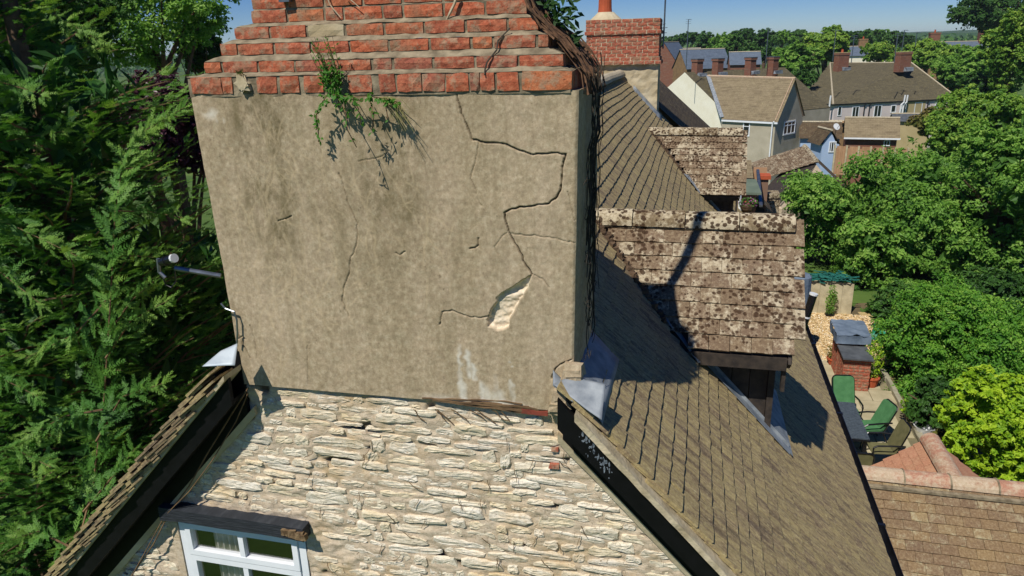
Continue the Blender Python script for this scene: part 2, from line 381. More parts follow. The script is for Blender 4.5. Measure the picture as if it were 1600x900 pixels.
M['bark'] = simple('bark', '#4a3a2c', '#6a5642', 8, .95, 1, 25, bd=.02)
M['twigbrown'] = simple('brown_twig', '#5a4632', '#7c6448', 8, .95)
M['conifer'] = mk_leaf('conifer_foliage', ['#26441e', '#3c6a2a', '#5a8a38', '#86a84a'], .9, .35)
M['purple'] = mk_leaf('purple_foliage', ['#22101a', '#3c1c28', '#55303a'], 1.5, .15, .4)
M['leaf_mid'] = mk_leaf('green_foliage', ['#38602a', '#547e30', '#74a03e', '#98b858'], .5, .4)
M['leaf_bright'] = mk_leaf('bright_green_foliage', ['#34621e', '#4c8026', '#689a32', '#90b448'], .7, .35)
M['leaf_yellow'] = mk_leaf('yellow_green_foliage', ['#4c7c18', '#769e1e', '#98b826', '#b4cc38'], .9, .3)
M['leaf_dark'] = mk_leaf('dark_green_foliage', ['#203e16', '#335820', '#4c742c'], .4, .25)
M['leaf_olive'] = mk_leaf('olive_foliage', ['#3c4c20', '#5a6428', '#7c7c3a', '#6c5a38'], .6, .2)
M['leaf_ash'] = mk_leaf('light_green_tree_foliage', ['#36581e', '#56802a', '#789a36', '#98b048'], .25, .3)
M['leaf_far'] = mk_leaf('far_tree_foliage', ['#25451f', '#3a6228', '#557a30'], .12, .2)
M['seed'] = simple('dry_stalk', '#7c8048', '#9a8c5c', 20, .9)
M['flower'] = simple('purple_flower', '#8a5c9c', '#b06c80', 20, .8)
M['paving'] = simple('paving_slab', '#a09678', '#b8ad8e', 2.5, .95, .4, 18, rand=.18)
M['pave_joint'] = simple('paving_joint', '#6e6850', '#857c60', 3, 1)
M['earth'] = simple('garden_soil', '#5c5038', '#6c6044', 2, 1, .6, 12)
M['grass'] = simple('rough_grass', '#3c5a20', '#5a7030', .3, 1, .8, 6, bd=.05)
M['kerb'] = simple('stone_edging', '#8a8470', '#a09a84', 5, .95, .4)
M['slate'] = simple('slate_slab', '#464a4e', '#5a5e62', 5, .6, .3)
M['cover'] = simple('blue_grey_sheet', '#5a6878', '#6e7c8c', 5, .6, .5, 9, bd=.02)
M['green_sheet'] = simple('green_plastic', '#0e6c50', '#1c8468', 6, .5, .5, 9, bd=.02)
M['greenfab'] = simple('green_fabric', '#3f6e44', '#4c7c50', 10, .9)
M['olivefab'] = simple('olive_mesh_fabric', '#5e5c3c', '#6e6a48', 10, .9)
M['table'] = simple('dark_wicker', '#3c444c', '#505a62', 30, .6, .6, 60)
M['teal'] = simple('teal_net', '#1c5c54', '#2a7468', 15, .8, .8, 40)
M['panel'] = simple('pale_timber_panel', '#c4b898', '#a89c7e', 4, .9, .3)
M['rendgrey'] = simple('grey_roughcast', '#a49c88', '#b4ac98', 1.5, .95, .4, 20)
M['rendcream'] = simple('cream_painted_wall', '#e6e0c8', '#eeead6', 1.5, .9)
M['rendpink'] = simple('pale_pink_render', '#c8bcb8', '#d4c8c4', 1.0, .9)
M['rendbuff'] = simple('buff_render', '#a4946c', '#b0a078', 1.0, .9)
M['bluepaint'] = simple('pale_blue_paint', '#9cb4d4', '#a8bcd8', 1.0, .8)
M['orangeb'] = simple('buff_brick_wall', '#8f7350', '#7c6246', 2.0, .9)
M['fence'] = simple('timber_fence', '#a07c5c', '#b08c6c', 3, .9, .2, rand=.15)
M['f_tile_buff'] = mk_far('buff_tiled_roof', ['#80735a', '#8e8066', '#655a46'], .30, .16, '#564a3a')
M['f_tile_brown'] = mk_far('brown_tiled_roof', ['#55483a', '#66563e', '#45392a'], .25, .14, '#33291f')
M['f_tile_moss'] = mk_far('mossy_brown_tiled_roof', ['#585240', '#686048', '#454030'], .30, .16, '#38332a')
M['f_tile_dark'] = mk_far('dark_tiled_roof', ['#4c4236', '#5c5038', '#382f26'], .20, .11, '#241d17')
M['f_slate'] = mk_far('slate_roof', ['#5a6674', '#667282', '#4e5966'], .30, .2, '#444c58', rough=.5, hi_='#7a8694')
M['f_brick'] = mk_far('far_brick_wall', ['#80503e', '#704438', '#5c4036'], .225, .075, '#857866', hi_='#9c7460')
# ================================================================== COTTAGE
D = 3.67                                   # front of the chimney stack
RX, RZ, SL = -1.725, -0.62, 1.06           # ridge line and pitch of the main roof
EX = 1.86                                  # right eaves
GZ = -7.4                                  # garden level
YV, YB = 3.47, 17.9                        # verge, far end
cottage = thing('stone_cottage', 'stone cottage with rendered brick chimney, mossy tiled roof and two dormers', 'house', (-1.7, D, GZ))
def mz(x): return RZ-SL*abs(x-RX)
# ---- gable wall
def seg_d(x, z, a, b):
    ax, az = a; bx, bz = b; L2 = (bx-ax)**2+(bz-az)**2+1e-12
    t = np.clip(((x-ax)*(bx-ax)+(z-az)*(bz-az))/L2, 0, 1)
    return np.hypot(x-ax-t*(bx-ax), z-az-t*(bz-az))
def wall_front():
    nx, nz = 400, 170
    X = np.linspace(-4.6, 0.75, nx+1); Z = np.linspace(-4.1, -1.9, nz+1); XX, ZZ = np.meshgrid(X, Z)
    Y = 3.698+.008*vnoise(XX, ZZ, 9, 3)+.007*vnoise(XX, ZZ*2, 20, 4)+.004*vnoise(XX, ZZ*2, 45, 5)
    pit = np.clip((vnoise(XX, ZZ*2.2, 7, 9)-.72)*6, 0, 1); Y += .03*pit
    top = np.minimum(RZ-SL*np.abs(XX-RX)-.03, -1.9)
    hole = (XX > -3.49) & (XX < -2.45) & (ZZ < -3.08)
    keep = (ZZ <= top+.03) & ~hole
    idx = np.arange((nx+1)*(nz+1)).reshape(nz+1, nx+1)
    F = np.stack([idx[:-1, :-1], idx[:-1, 1:], idx[1:, 1:], idx[1:, :-1]], -1)
    kf = keep[:-1, :-1] & keep[:-1, 1:] & keep[1:, 1:] & keep[1:, :-1]
    V = np.stack([XX, Y, ZZ], -1).reshape(-1, 3); F = F[kf]
    used = np.unique(F); remap = -np.ones(len(V), int); remap[used] = np.arange(len(used))
    return np_mesh('wall', V[used], remap[F], attrs={'pit': pit.reshape(-1)[used]}, smooth=True)
me, mm = wall_front()
wall = link('wall', me, M['wallmortar'], cottage, mm)
body = MB()
# lower wall and the long garden-side wall
body.patch((-4.9, 3.72, GZ), (1.55, 3.72, GZ), (1.55, 3.72, -4.1), (-4.9, 3.72, -4.1), 20, 10, .02)
body.box(-4.9, 1.55, 3.78, 3.84, GZ, -4.05)
body.box(1.45, 1.56, 3.74, YB-.1, GZ, -4.32); body.box(-5.0, -4.88, 3.74, YB-.1, GZ, -4.5)
body.box(-4.9, 1.5, YB-.2, YB-.08, GZ, -4.2)
body.build('side_wall', M['wallmortar'], cottage)
# dark room behind the window
rm = MB(); rm.box(-3.9, -2.2, 3.86, 4.9, -4.6, -2.9)
rm.f = [f for k, f in enumerate(rm.f) if k != 2]; rm.build('room_recess', M['room'], cottage)
# gable infill behind the mortar
g = MB()
g.prism([(-4.3, 3.80, -3.85), (-3.49, 3.80, -3.85), (-3.49, 3.80, -2.70)], (0, .05, 0))
g.build('inner_leaf', M['room'], cottage)
# window reveals
rv = MB(); 
rv.box(-3.53, -3.475, 3.69, 3.87, -4.3, -3.11); rv.build('window_reveal', M['wallmortar'], cottage)
rv = MB(); rv.box(-2.455, -2.40, 3.712, 3.87, -4.3, -3.08); rv.build('window_reveal', M['wallmortar'], cottage)
# ---- stones, each one its own object
def stone_mesh(w, h, seed):
    rg = random.Random(seed); nt_ = 6; ring = []
    tl, tr_ = rg.uniform(.0, .16)*min(w, h*2), rg.uniform(.0, .16)*min(w, h*2)
    hl, hr_ = h*rg.uniform(.45, 1.0), h*rg.uniform(.45, 1.0)
    sk = rg.uniform(-.10, .10)*h
    for k in range(nt_+1):                      # bottom edge, left to right
        u = k/nt_; hh = (hl*(1-u)+hr_*u); e = min(1, min(u, 1-u)*5+.55)
        ring.append(((u-.5)*w+(tl*.5 if k == 0 else 0)-(tr_*.5 if k == nt_ else 0)+rg.uniform(-.03, .03)*w/nt_*3, -hh/2*e*rg.uniform(.82, 1.06)+sk*(u-.5)*2))
    for k in range(nt_, -1, -1):
        u = k/nt_; hh = (hl*(1-u)+hr_*u); e = min(1, min(u, 1-u)*5+.55)
        ring.append(((u-.5)*w+(tl if k == 0 else 0)-(tr_ if k == nt_ else 0)+rg.uniform(-.03, .03)*w/nt_*3, hh/2*e*rg.uniform(.80, 1.10)+sk*(u-.5)*2))
    n = len(ring); d = rg.choice([.002, .004, .005, .007, .009, .014]); V = []; tiltx = rg.uniform(-.04, .04); tiltz = rg.uniform(-.16, .02)
    lay = rg.choice([0, 0, 0, 1])
    for sc_, sz, y in ((1.04, 1.05, .012), (.985, .95, -d*.75), (.86, .66, -d), (.5, .2, -d*1.05)):
        for (x, z) in ring:
            yy = y+(x*tiltx+z*tiltz if y < 0 else 0)+(rg.uniform(-.004, .004) if y < 0 else 0)
            if lay and y < 0 and z > h*.10: yy += .007
            V.append((x*sc_, yy, z*sz+rg.uniform(-.0025, .0025)))
    V.append((0, -d*1.1, 0)); F = []
    for r_ in range(3):
        for k in range(n):
            a = r_*n+k; b = r_*n+(k+1) % n; F.append((a, b, b+n, a+n))
    for k in range(n): F.append((3*n+k, 3*n+(k+1) % n, 4*n))
    me = bpy.data.meshes.new('stone'); me.from_pydata(V, [], F); me.materials.append(M['stone'])
    return me
stones = []
z = -2.035; rg = random.Random(11)
while z > -3.95:
    h = rg.choice([.036, .045, .05, .06, .07, .09]); xl = RX-(RZ-z-.02)/SL+.46; xr = RX+(RZ-z-.02)/SL-.42
    x = xl+rg.uniform(0, .08)
    while x < xr:
        w_ = rg.choice([.08, .13, .19, .25, .34])*rg.uniform(.8, 1.2); w_ = min(w_, xr+.06-x)
        if w_ > .05:
            cx = x+w_/2; cz = z-h/2+.022*math.sin(cx*2.6+z*3)+.01*math.sin(cx*7+z*9)+rg.uniform(-.007, .007)
            inwin = cx+w_/2 > -3.53 and cx-w_/2 < -2.42 and cz < -3.0
            inlin = cx+w_/2 > -3.50 and cx-w_/2 < -2.40 and -3.10 < cz < -2.97
            if not inwin and not inlin: stones.append((cx, cz, w_*.97, h*rg.uniform(.98, 1.22)))
        x += w_+rg.uniform(.0, .014)
    z -= h+rg.uniform(.002, .010)
vis = [s for s in stones if inframe((s[0], D, s[1]), 15)]
vis.sort(key=lambda s: -s[2]*s[3]); top = vis[:300]; rest = [s for s in stones if s not in top]
for k, (cx, cz, w_, h) in enumerate(top):
    o = link('stone', stone_mesh(w_, h, k), None, wall, Matrix.Translation((cx, 3.697, cz)) @ Matrix.Rotation(rg.uniform(-.04, .04), 4, 'Y'))
acc = Acc()
for k, (cx, cz, w_, h) in enumerate(rest):
    s_ = stone_mesh(w_, h, 1000+k); V = [tuple(v.co) for v in s_.vertices]; 
    F = [tuple(p.vertices) if len(p.vertices) == 4 else tuple(p.vertices)+(p.vertices[-1],) for p in s_.polygons]
    Ft = []
    for p in s_.polygons:
        v_ = list(p.vertices)
        for q in range(1, len(v_)-1): Ft.append((v_[0], v_[q], v_[q+1]))
    acc.add(V, Ft, Matrix.Translation((cx, 3.697, cz)), rg.random()); bpy.data.meshes.remove(s_)
acc.build('small_stone', M['stone'], wall, kind='stuff')
# two red brick scraps in the stonework
for (x, y, s_) in ((868, 702, .022), (866, 727, .028)):
    p = onY(x, y, 3.69); mb = MB(); mb.box(-s_, s_, -.012, .03, -s_*.5, s_*.5, Matrix.Translation(p), j=.006); mb.build('brick', M['brick'], wall, label='red brick scrap let into the stonework')
# ---- lintel, window
lt = MB(); nseg = 14
x0, x1 = -3.53, -2.405
for k in range(nseg):
    a = x0+(x1-x0)*k/nseg; b = x0+(x1-x0)*(k+1)/nseg
    lt.box(a, b, 3.605, 3.74, -3.098, -3.0)
lt.v = [(x+0, y+.006*mnoise.noise((x*6, y*9, z*20)), z+.010*mnoise.noise((x*5, 3, z*9))+(.0 if x < -2.6 else -.01*(x+2.6)/.2)) for x, y, z in lt.v]
lintel = lt.build('window_lintel', M['lintel'], cottage)
rt_ = MB()
for k in range(9):
    t_ = k/8; rt_.box(-2.56+t_*.14, -2.53+t_*.15, 3.588, 3.62, -3.055-.02*t_-rg.uniform(0, .02), -3.02-.02*t_+rg.uniform(0, .012), j=.005)
rt_.build('rotten_patch', M['rotten'], lintel, label='rotted brown end of the beam')
WX0, WX1, WZ1 = -3.47, -2.46, -3.105
fr = MB(); FY = 3.70
def frame_rect(mb, x0, x1, z0, z1, t, y0, y1):
    mb.box(x0, x1, y0, y1, z1-t, z1); mb.box(x0, x1, y0, y1, z0, z0+t)
    mb.box(x0, x0+t, y0, y1, z0+t, z1-t); mb.box(x1-t, x1, y0, y1, z0+t, z1-t)
frame_rect(fr, WX0, WX1, -4.3, WZ1-.0, .055, FY, FY+.07)
win = fr.build('window', M['white'], cottage)
sash = MB(); frame_rect(sash, WX0+.058, WX1-.058, -3.43, -3.165, .042, FY-.016, FY+.035)
sash.box(-2.985, -2.945, FY-.012, FY+.03, -3.388, -3.207); sash.build('top_sash', M['white'], win)
s2 = MB(); frame_rect(s2, WX0+.058, WX1-.058, -4.25, -3.436, .045, FY-.012, FY+.035); s2.box(-2.985, -2.945, FY-.008, FY+.03, -4.2, -3.481); s2.build('lower_sash', M['white'], win)
for (a, b, c, d) in ((-3.37, -2.985, -3.388, -3.207), (-2.945, -2.56, -3.388, -3.207), (-3.37, -2.985, -4.2, -3.48), (-2.945, -2.56, -4.2, -3.48)):
    p = MB(); p.box(a-.003, b+.003, FY+.012, FY+.017, c-.003, d+.003)
    gm = p.build('pane', None, win); gm.data.materials.append(M.setdefault('clear', None) or M['glass'])
# clear-ish glass so that the curtain shows
def mk_clear():
    t = NT('clear_glass'); tr = t.n('ShaderNodeBsdfTransparent'); gl = t.n('ShaderNodeBsdfGlossy', i_Roughness=.03)
    mx = t.n('ShaderNodeMixShader'); mx.inputs[0].default_value = .13; t.l(tr.outputs[0], mx.inputs[1]); t.l(gl.outputs[0], mx.inputs[2]); t.l(mx.outputs[0], t.o.inputs[0]); return t.m
M['clear'] = mk_clear()
for o in list(bpy.data.objects):
    if o.name.startswith('pane') and o.parent == win: o.data.materials.clear(); o.data.materials.append(M['clear'])
def curtain(x0, x1, z0, z1, lab):
    mb = MB(); n = 40
    for k in range(n):
        a = x0+(x1-x0)*k/n; b = x0+(x1-x0)*(k+1)/n
        ya = 3.83+.02*math.sin(k*.9); yb = 3.83+.02*math.sin((k+1)*.9)
        mb.quad((a, ya, z0), (b, yb, z0), (b, yb, z1), (a, ya, z1))
    o = mb.build('curtain', M['curtain'], None, smooth=True); o['label'] = lab; o['category'] = 'curtain'; o['group'] = 'curtains behind the gable window'
curtain(-3.30, -3.02, -4.2, -3.14, 'wide pale curtain behind the left pane of the gable window')
curtain(-2.63, -2.53, -4.2, -3.14, 'narrow pale curtain at the right edge of the gable window')
# ---- barge boards, soffits, verges
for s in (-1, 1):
    def P3(t, y, off):      # t = horizontal distance from ridge, off = perpendicular drop
        return Vector((RX+s*t, y, RZ-SL*t-off*math.sqrt(1+SL*SL)))
    ta, tb = (1.07 if s > 0 else 1.0, 3.62)
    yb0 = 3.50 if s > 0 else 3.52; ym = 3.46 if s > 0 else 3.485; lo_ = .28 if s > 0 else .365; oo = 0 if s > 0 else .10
    b = MB(); b.prism([P3(ta, yb0, .045+oo), P3(tb, yb0, .045+oo), P3(tb, yb0, .17+oo), P3(ta, yb0, .17+oo)], (0, .03, 0)); b.build('bargeboard', M['blackwood'], cottage)
    b = MB(); b.prism([P3(ta, yb0+.03, .15+oo), P3(tb, yb0+.03, .15+oo), P3(tb, yb0+.03, .165+oo), P3(ta, yb0+.03, .165+oo)], (0, 3.664-yb0-.03, 0)); b.build('soffit_board', M['blackwood'], cottage)
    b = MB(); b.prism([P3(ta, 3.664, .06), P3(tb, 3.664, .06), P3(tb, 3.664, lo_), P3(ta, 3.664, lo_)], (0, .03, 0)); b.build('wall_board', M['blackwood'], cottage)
    # mortar undercloak strip, in lengths
    tk = ta; ta = 1.17 if s > 0 else ta
    b = MB(); n = 60; hi = .014 if s > 0 else .122
    for k in range(n):
        t0 = ta+(tb-ta)*k/n; t1 = ta+(tb-ta)*(k+1)/n
        J = lambda t, q: .008*mnoise.noise((t*14, s, q))+.004*mnoise.noise((t*50, s, q))
        b.prism([P3(t0, ym+J(t0, 0), hi+.5*J(t0, 5)), P3(t1, ym+J(t1, 0), hi+.5*J(t1, 5)), P3(t1, ym+J(t1, 2), .046+oo), P3(t0, ym+J(t0, 2), .046+oo)], (0, .18, 0))
    b.build('verge_mortar', M['vergem'], cottage)
    ta = tk+(.02 if s > 0 else 0)
    # plaster fillet where the board meets the wall
    b = MB(); n = 40
    for k in range(n):
        t0 = ta-.05+(tb-ta)*k/n; t1 = ta-.05+(tb-ta)*(k+1)/n
        q = .012*mnoise.noise((t0*5, s, 5)); q1 = .012*mnoise.noise((t1*5, s, 5))
        b.prism([P3(t0, 3.658, lo_-.002), P3(t1, 3.658, lo_-.002), P3(t1, 3.674, lo_+.038+q1), P3(t0, 3.674, lo_+.038+q)], (0, .05, 0))
    b.build('wall_fillet', M['rend2'], cottage)
# white droppings on the right board
b = MB(); rg = random.Random(5)
for k in range(34):
    t_ = rg.gauss(1.27, .05); o_ = rg.gauss(.10, .022)
    o_ = min(.16, max(.055, o_)); c = Vector((RX+t_, 3.4975, RZ-SL*t_-o_*1.457)); L = rg.uniform(.002, .009); H_ = L*rg.choice([.7, 1, 3.5]); n_ = 7
    b.prism([c+Vector((math.cos(6.283*q/n_)*L*rg.uniform(.6, 1.2), 0, math.sin(6.283*q/n_)*H_*rg.uniform(.6, 1.2))) for q in range(n_)], (0, .002, 0))
b.build('bird_dropping', simple('faded_droppings', '#7e8890', '#4c545c', 60, .9), cottage, kind='stuff', label='white bird droppings splashed on the black bargeboard')
# ---- roof deck
dk = MB()
for s, x1 in ((1, EX-.02), (-1, RX-(EX-.02-RX))):
    xm = RX+s*1.10
    for xa_, xb_, y0_ in ((RX, xm, 4.40), (xm, x1, 3.60)):
        dk.prism([Vector((xa_, y0_, mz(xa_)-.05)), Vector((xa_, YB, mz(xa_)-.05)), Vector((xb_, YB, mz(xb_)-.05)), Vector((xb_, y0_, mz(xb_)-.05))], (0, 0, -.04))
roof = dk.build('roof', M['darkwood'], cottage)
# ---- tiles
def tile_template(w, l, t, camber=.004, nseg=2, seed=0):
    rg = random.Random(seed); V = []
    for zz in (0, -t):
        for j in (0, 1):
            for i in range(nseg+1):
                u = i/nseg; V.append(((u-.5)*w, j*l+(rg.uniform(-.003, .003) if j == 0 else 0), zz+camber*4*u*(1-u)+(rg.uniform(-.0015, .0015))))
    n = nseg+1; F = []
    for i in range(nseg):
        F.append((i, i+1, n+i+1, n+i)); F.append((2*n+i, 3*n+i, 3*n+i+1, 2*n+i+1))
        F.append((i, 2*n+i, 2*n+i+1, i+1)); F.append((n+i, n+i+1, 3*n+i+1, 3*n+i))
    F.append((0, n, 3*n, 2*n)); F.append((nseg, 2*n+nseg, 3*n+nseg, n+nseg))
    return V, F
def tile_meshes(name, mat, w, l, t, k=6, nseg=2, camber=.004):
    out = []
    for i in range(k):
        V, F = tile_template(w, l, t, camber, nseg, i+100); me = bpy.data.meshes.new(name); me.from_pydata(V, [], F); me.materials.append(mat); out.append((me, V, F))
    return out
def lay_tiles(name, parent, mat, origin, along, down, length, slope, w, gauge, tl, thick, skip=None, nparts=300, seed=1, jit=.004, start_s=0.0, alluse=True, stuffname=None, camber=.004):
    """origin: top corner; tiles laid in courses along 'along', each course 'gauge' further down the slope"""
    rg = random.Random(seed); along = Vector(along).normalized(); down = Vector(down).normalized(); nrm = along.cross(down).normalized()
    if nrm.z < 0: nrm = -nrm
    T = tile_meshes(name, mat, w-.004, tl, thick, camber=camber); L = []
    nrow = int(round(slope/gauge))
    for r in range(1, nrow+1):
        s_ = start_s+r*gauge; off = (0 if r % 2 else w/2); wob = rg.uniform(-.004, .004)
        n = int(length/w)+1; e0 = rg.uniform(-.012, .012)
        for c in range(n):
            u = w/2+off+c*w; wide = 1.0
            if c == 0:
                u = u/2+w/4 if off else u
                if off: u = .75*w; wide = 1.5
                u += e0
            if u > length+.1*w: continue
            p = Vector(origin)+along*u+down*(s_+wob+rg.uniform(-jit, jit)+.007*math.sin(u*1.7+r*.6)*(jit/.004))
            if skip and skip(p): continue
            tilt = math.asin(min(.9, 2.1*thick/tl))+rg.uniform(-.012, .012); up_ = -down
            y_ = (up_*math.cos(tilt)-nrm*math.sin(tilt)); x_ = along
            z_ = x_.cross(y_)
            if z_.z < 0: x_ = -x_; z_ = -z_
            Mx = basis(x_, y_, z_, p+nrm*(2.1*thick)) @ Matrix.Rotation(rg.uniform(-.014, .014), 4, 'Z') @ Matrix.Rotation(rg.uniform(-.01, .01), 4, 'Y') @ Matrix.Diagonal((wide, min(1, (s_+.01)/tl) if s_ > 0 else 1, 1, 1))
            L.append((p.length+(0 if inframe(p, 10) else 1000), Mx, rg.randrange(len(T)), rg.random()))
    L.sort(key=lambda q: q[0])
    for (d_, Mx, k, r_) in L[:nparts]:
        if d_ > 1000: break
        link(name, T[k][0], None, parent, Mx)
    done = sum(1 for q in L[:nparts] if q[0] <= 1000)
    acc = Acc()
    for (d_, Mx, k, r_) in L[done:]: acc.add(T[k][1], T[k][2], Mx, r_)
    if acc.n: acc.build(stuffname or name, mat, parent, kind='stuff')
# dormers: (ridge Y, half width, ridge z, verge x)
DORM = [(6.55, .80, -1.47, .865), (14.05, .86, -1.52, .83)]
DS = 1.17
def dz(dm, y): return dm[2]-DS*abs(y-dm[0])
def main_skip(p):
    if -2.93 < p.x < -.50 and p.y < 4.40: return True
    if p.x < -1.725: return False
    for dm in DORM:
        if abs(p.y-dm[0]) < dm[1] and p.x < dm[3]-.13:
            if dz(dm, p.y) > mz(p.x)+.02 and (abs(p.y-dm[0]) < .56 or dz(dm, p.y)-mz(p.x) < .25): return True
    return False
dn = Vector((1, 0, -SL)).normalized()
lay_tiles('roof_tile', roof, M['tile'], (RX, 3.53, RZ), (0, 1, 0), dn, YB-3.53, 5.22, .168, .121, .26, .015, main_skip, 300, 3)
dl = Vector((-1, 0, -SL)).normalized()
lay_tiles('roof_tile', roof, M['tile'], (RX, 3.455, RZ-.075), (0, 1, 0), dl, YB-3.455, 5.22, .168, .121, .26, .014, main_skip, 60, 4)
lay_tiles('undercloak_tile', roof, M['tile'], (RX, 3.452, RZ-.135), (0, 1, 0), dl, .30, 5.22, .168, .121, .26, .015, main_skip, 60, 6)
lay_tiles('undercloak_tile', roof, M['tile'], (RX, 3.465, RZ-.180), (0, 1, 0), dl, .30, 5.22, .168, .121, .24, .013, main_skip, 60, 8)
# ridge tiles
def ridge_tiles(name, parent, mat, a, b, r, length, n=8, seed=0, lift=0.0, joint=None, ang=1.0):
    a = Vector(a); b = Vector(b); d = (b-a); L = d.length; d.normalize(); sd = d.cross(Vector((0, 0, 1))).normalized(); upv = sd.cross(d); k = max(1, int(round(L/length))); rg = random.Random(seed)
    outs = []
    for i in range(k):
        mb = MB(); dr = rg.uniform(-.006, .006); e0 = a+d*(L*i/k+.004); e1 = a+d*(L*(i+1)/k-.004)
        for q in range(n):
            for (ra, rb, inner) in ((r, r*1.03, 0), (r-.014, r-.014, 1)):
                t0 = -ang*math.pi/2+ang*math.pi*q/n; t1 = -ang*math.pi/2+ang*math.pi*(q+1)/n
                f = lambda e, rr, t: e+sd*(math.sin(t)*rr)+upv*(math.cos(t)*rr+lift+dr)
                P_ = [f(e0, ra, t0), f(e0, ra, t1), f(e1, rb, t1), f(e1, rb, t0)]
                mb.quad(*(P_ if not inner else P_[::-1]))
            for e, ra in ((e0, r), (e1, r*1.03)):
                t0 = -ang*math.pi/2+ang*math.pi*q/n; t1 = -ang*math.pi/2+ang*math.pi*(q+1)/n
                mb.quad(f(e, ra, t0), f(e, ra, t1), f(e, r-.014, t1), f(e, r-.014, t0))
        outs.append(mb.build(name, mat, parent, smooth=True))
        if joint is not None and i > 0:
            jm = MB(); e = a+d*(L*i/k); pts = []
            for q in range(n+1):
                t = -ang*math.pi/2+ang*math.pi*q/n; pts.append(e+sd*math.sin(t)*(r+.004)+upv*(math.cos(t)*(r+.004)+lift))
            jm.tube(pts, .011, 5); jm.build('ridge_joint', joint, parent)
    return outs
ridge_tiles('ridge_tile', roof, M['ridge_grey'], (RX, 4.45, RZ+.0), (RX, 16.95, RZ+.0), .14, .45, lift=-.03, ang=1.0)
# ---- dormers
def dormer(i, dm):
    Yc, hw, zr, xv = dm; xf = xv-.15; xin = lambda y, dzv=0: RX+(RZ-(dz(dm, y)-.03))/SL
    lab = ['near dormer with black boarded cheek and heavily lichened roof', 'farther dormer on the same roof, with a dark opening beneath'][i]
    mb = MB()                                  # roof deck of the dormer
    for s in (-1, 1):
        ye = Yc+s*hw
        a = Vector((xin(Yc)-.05, Yc, zr-.05)); b_ = Vector((xv-.01, Yc, zr-.05)); c_ = Vector((xv-.01, ye, dz(dm, ye)-.05)); d_ = Vector((xin(ye)-.05, ye, dz(dm, ye)-.05))
        mb.prism([a, b_, c_, d_], (0, 0, -.03))
    dob = mb.build('dormer', M['darkwood'], cottage, label=lab)
    for s in (-1, 1):
        d_ = Vector((0, s, -DS)).normalized()
        lay_tiles('roof_tile', dob, M['dtile'], (xv-2.35, Yc, zr), (1, 0, 0), d_, 2.35, hw*math.sqrt(1+DS*DS)+.02, .168, .137, .27, .013,
                  lambda p: (p.x-.0 < RX+(RZ-p.z)/SL-.02), 120, 20+i*3+s, jit=.0035)
    ridge_tiles('ridge_tile', dob, M['ridge_lich'], (RX+(RZ-zr)/SL-.05, Yc, zr), (xv+.01, Yc, zr), .125, .45, lift=-.075, ang=1.0, n=10)
    # cheeks (vertical boards), fascias, front posts, front panel
    yn = Yc-.55; yf = Yc+.55; ze = dz(dm, Yc-hw)
    nb = 4
    for s, yy in ((-1, yn), (1, yf)):
        for k in range(nb):
            xa = .12+(xf-.12)*k/nb; xb = .12+(xf-.12)*(k+1)/nb-.006; 
            mb = MB(); zt = ze-.02
            P_ = [(xa, yy, min(zt, mz(xa)-.02)), (xb, yy, mz(xb)-.02), (xb, yy, zt), (xa, yy, zt)]
            mb.prism(P_, (0, -s*.03, 0)); mb.build('cheek_board', M['darkwood'], dob)
        mb = MB(); mb.box(xf-.002, xf+.05, yy-.025, yy+.035, mz(xf)-.06, ze-.0); mb.build('corner_post', M['darkwood'], dob)
        yfa = yy+s*.27-(.03 if s > 0 else 0)
        mb = MB(); mb.box(-.02, xv-.05, yfa, yfa+.025, ze-.135, ze-.025); mb.build('fascia', M['darkwood'], dob)
        mb = MB(); mb.box(.02, xv-.06, min(yy, yfa+.025), max(yy, yfa)-.002, ze-.13, ze-.115); mb.build('soffit', M['blackwood'], dob)
    mb = MB(); mb.box(xf, xf+.03, yn+.05, yf-.05, mz(xf)-.02, ze+.15); mb.build('front_panel', M['glass'], dob)
    mb = MB(); mb.prism([(xf+.01, yn-.2, ze-.02), (xf+.01, yf+.2, ze-.02), (xf+.01, Yc, zr-.1)], (.03, 0, 0)); mb.build('gable_panel', M['darkwood'], dob)
    for s in (-1, 1):
        mb = MB(); a = Vector((xv-.03, Yc, zr-.10)); b_ = Vector((xv-.03, Yc+s*hw, dz(dm, Yc+s*hw)-.10)); mb.bar(a, b_, .025, .10, (0, 0, 1)); mb.build('verge_board', M['darkwood'], dob)
    mb = MB(); mb.box(xv-.075, xv-.045, Yc-hw+.02, Yc-hw+.09, ze-.34, ze-.05); mb.build('bracket', M['darkwood'], dob)
    # lead: valley, cheek flashing, apron
    mb = MB(); nn = 10
    for k in range(nn):
        xa = .02+(xf+.22-.02)*k/nn; xb = .02+(xf+.22-.02)*(k+1)/nn
        mb.prism([(xa, yn-.01, mz(xa)+.062), (xb, yn-.01, mz(xb)+.062), (xb, yn-.13, mz(xb)+.060), (xa, yn-.13, mz(xa)+.060)], (0, 0, -.004))
        mb.prism([(xa, yn-.012, mz(xa)+.02), (xb, yn-.012, mz(xb)+.02), (xb, yn-.012, mz(xb)+.10), (xa, yn-.012, mz(xa)+.10)], (0, -.004, 0))
    mb.build('lead_flashing', M['lead'], dob)
    mb = MB(); mb.prism([(xf+.05, yn-.14, mz(xf+.05)+.066), (xf+.05, yf, mz(xf+.05)+.066), (xf+.22, yf, mz(xf+.22)+.064), (xf+.25, yn-.10, mz(xf+.25)+.064)], (0, 0, -.004)); mb.build('lead_apron', M['lead'], dob)
    mb = MB(); ya = Yc-hw                       # dressed lead at the foot of the valley
    c0 = [(-.17, ya+.12, mz(-.17)+.07), (-.02, ya+.02, mz(-.02)+.08), (.12, ya-.05, mz(.12)+.07), (.20, ya+.07, mz(.2)+.11), (.14, ya+.2, mz(.14)+.16), (-.05, ya+.24, mz(-.05)+.13)]
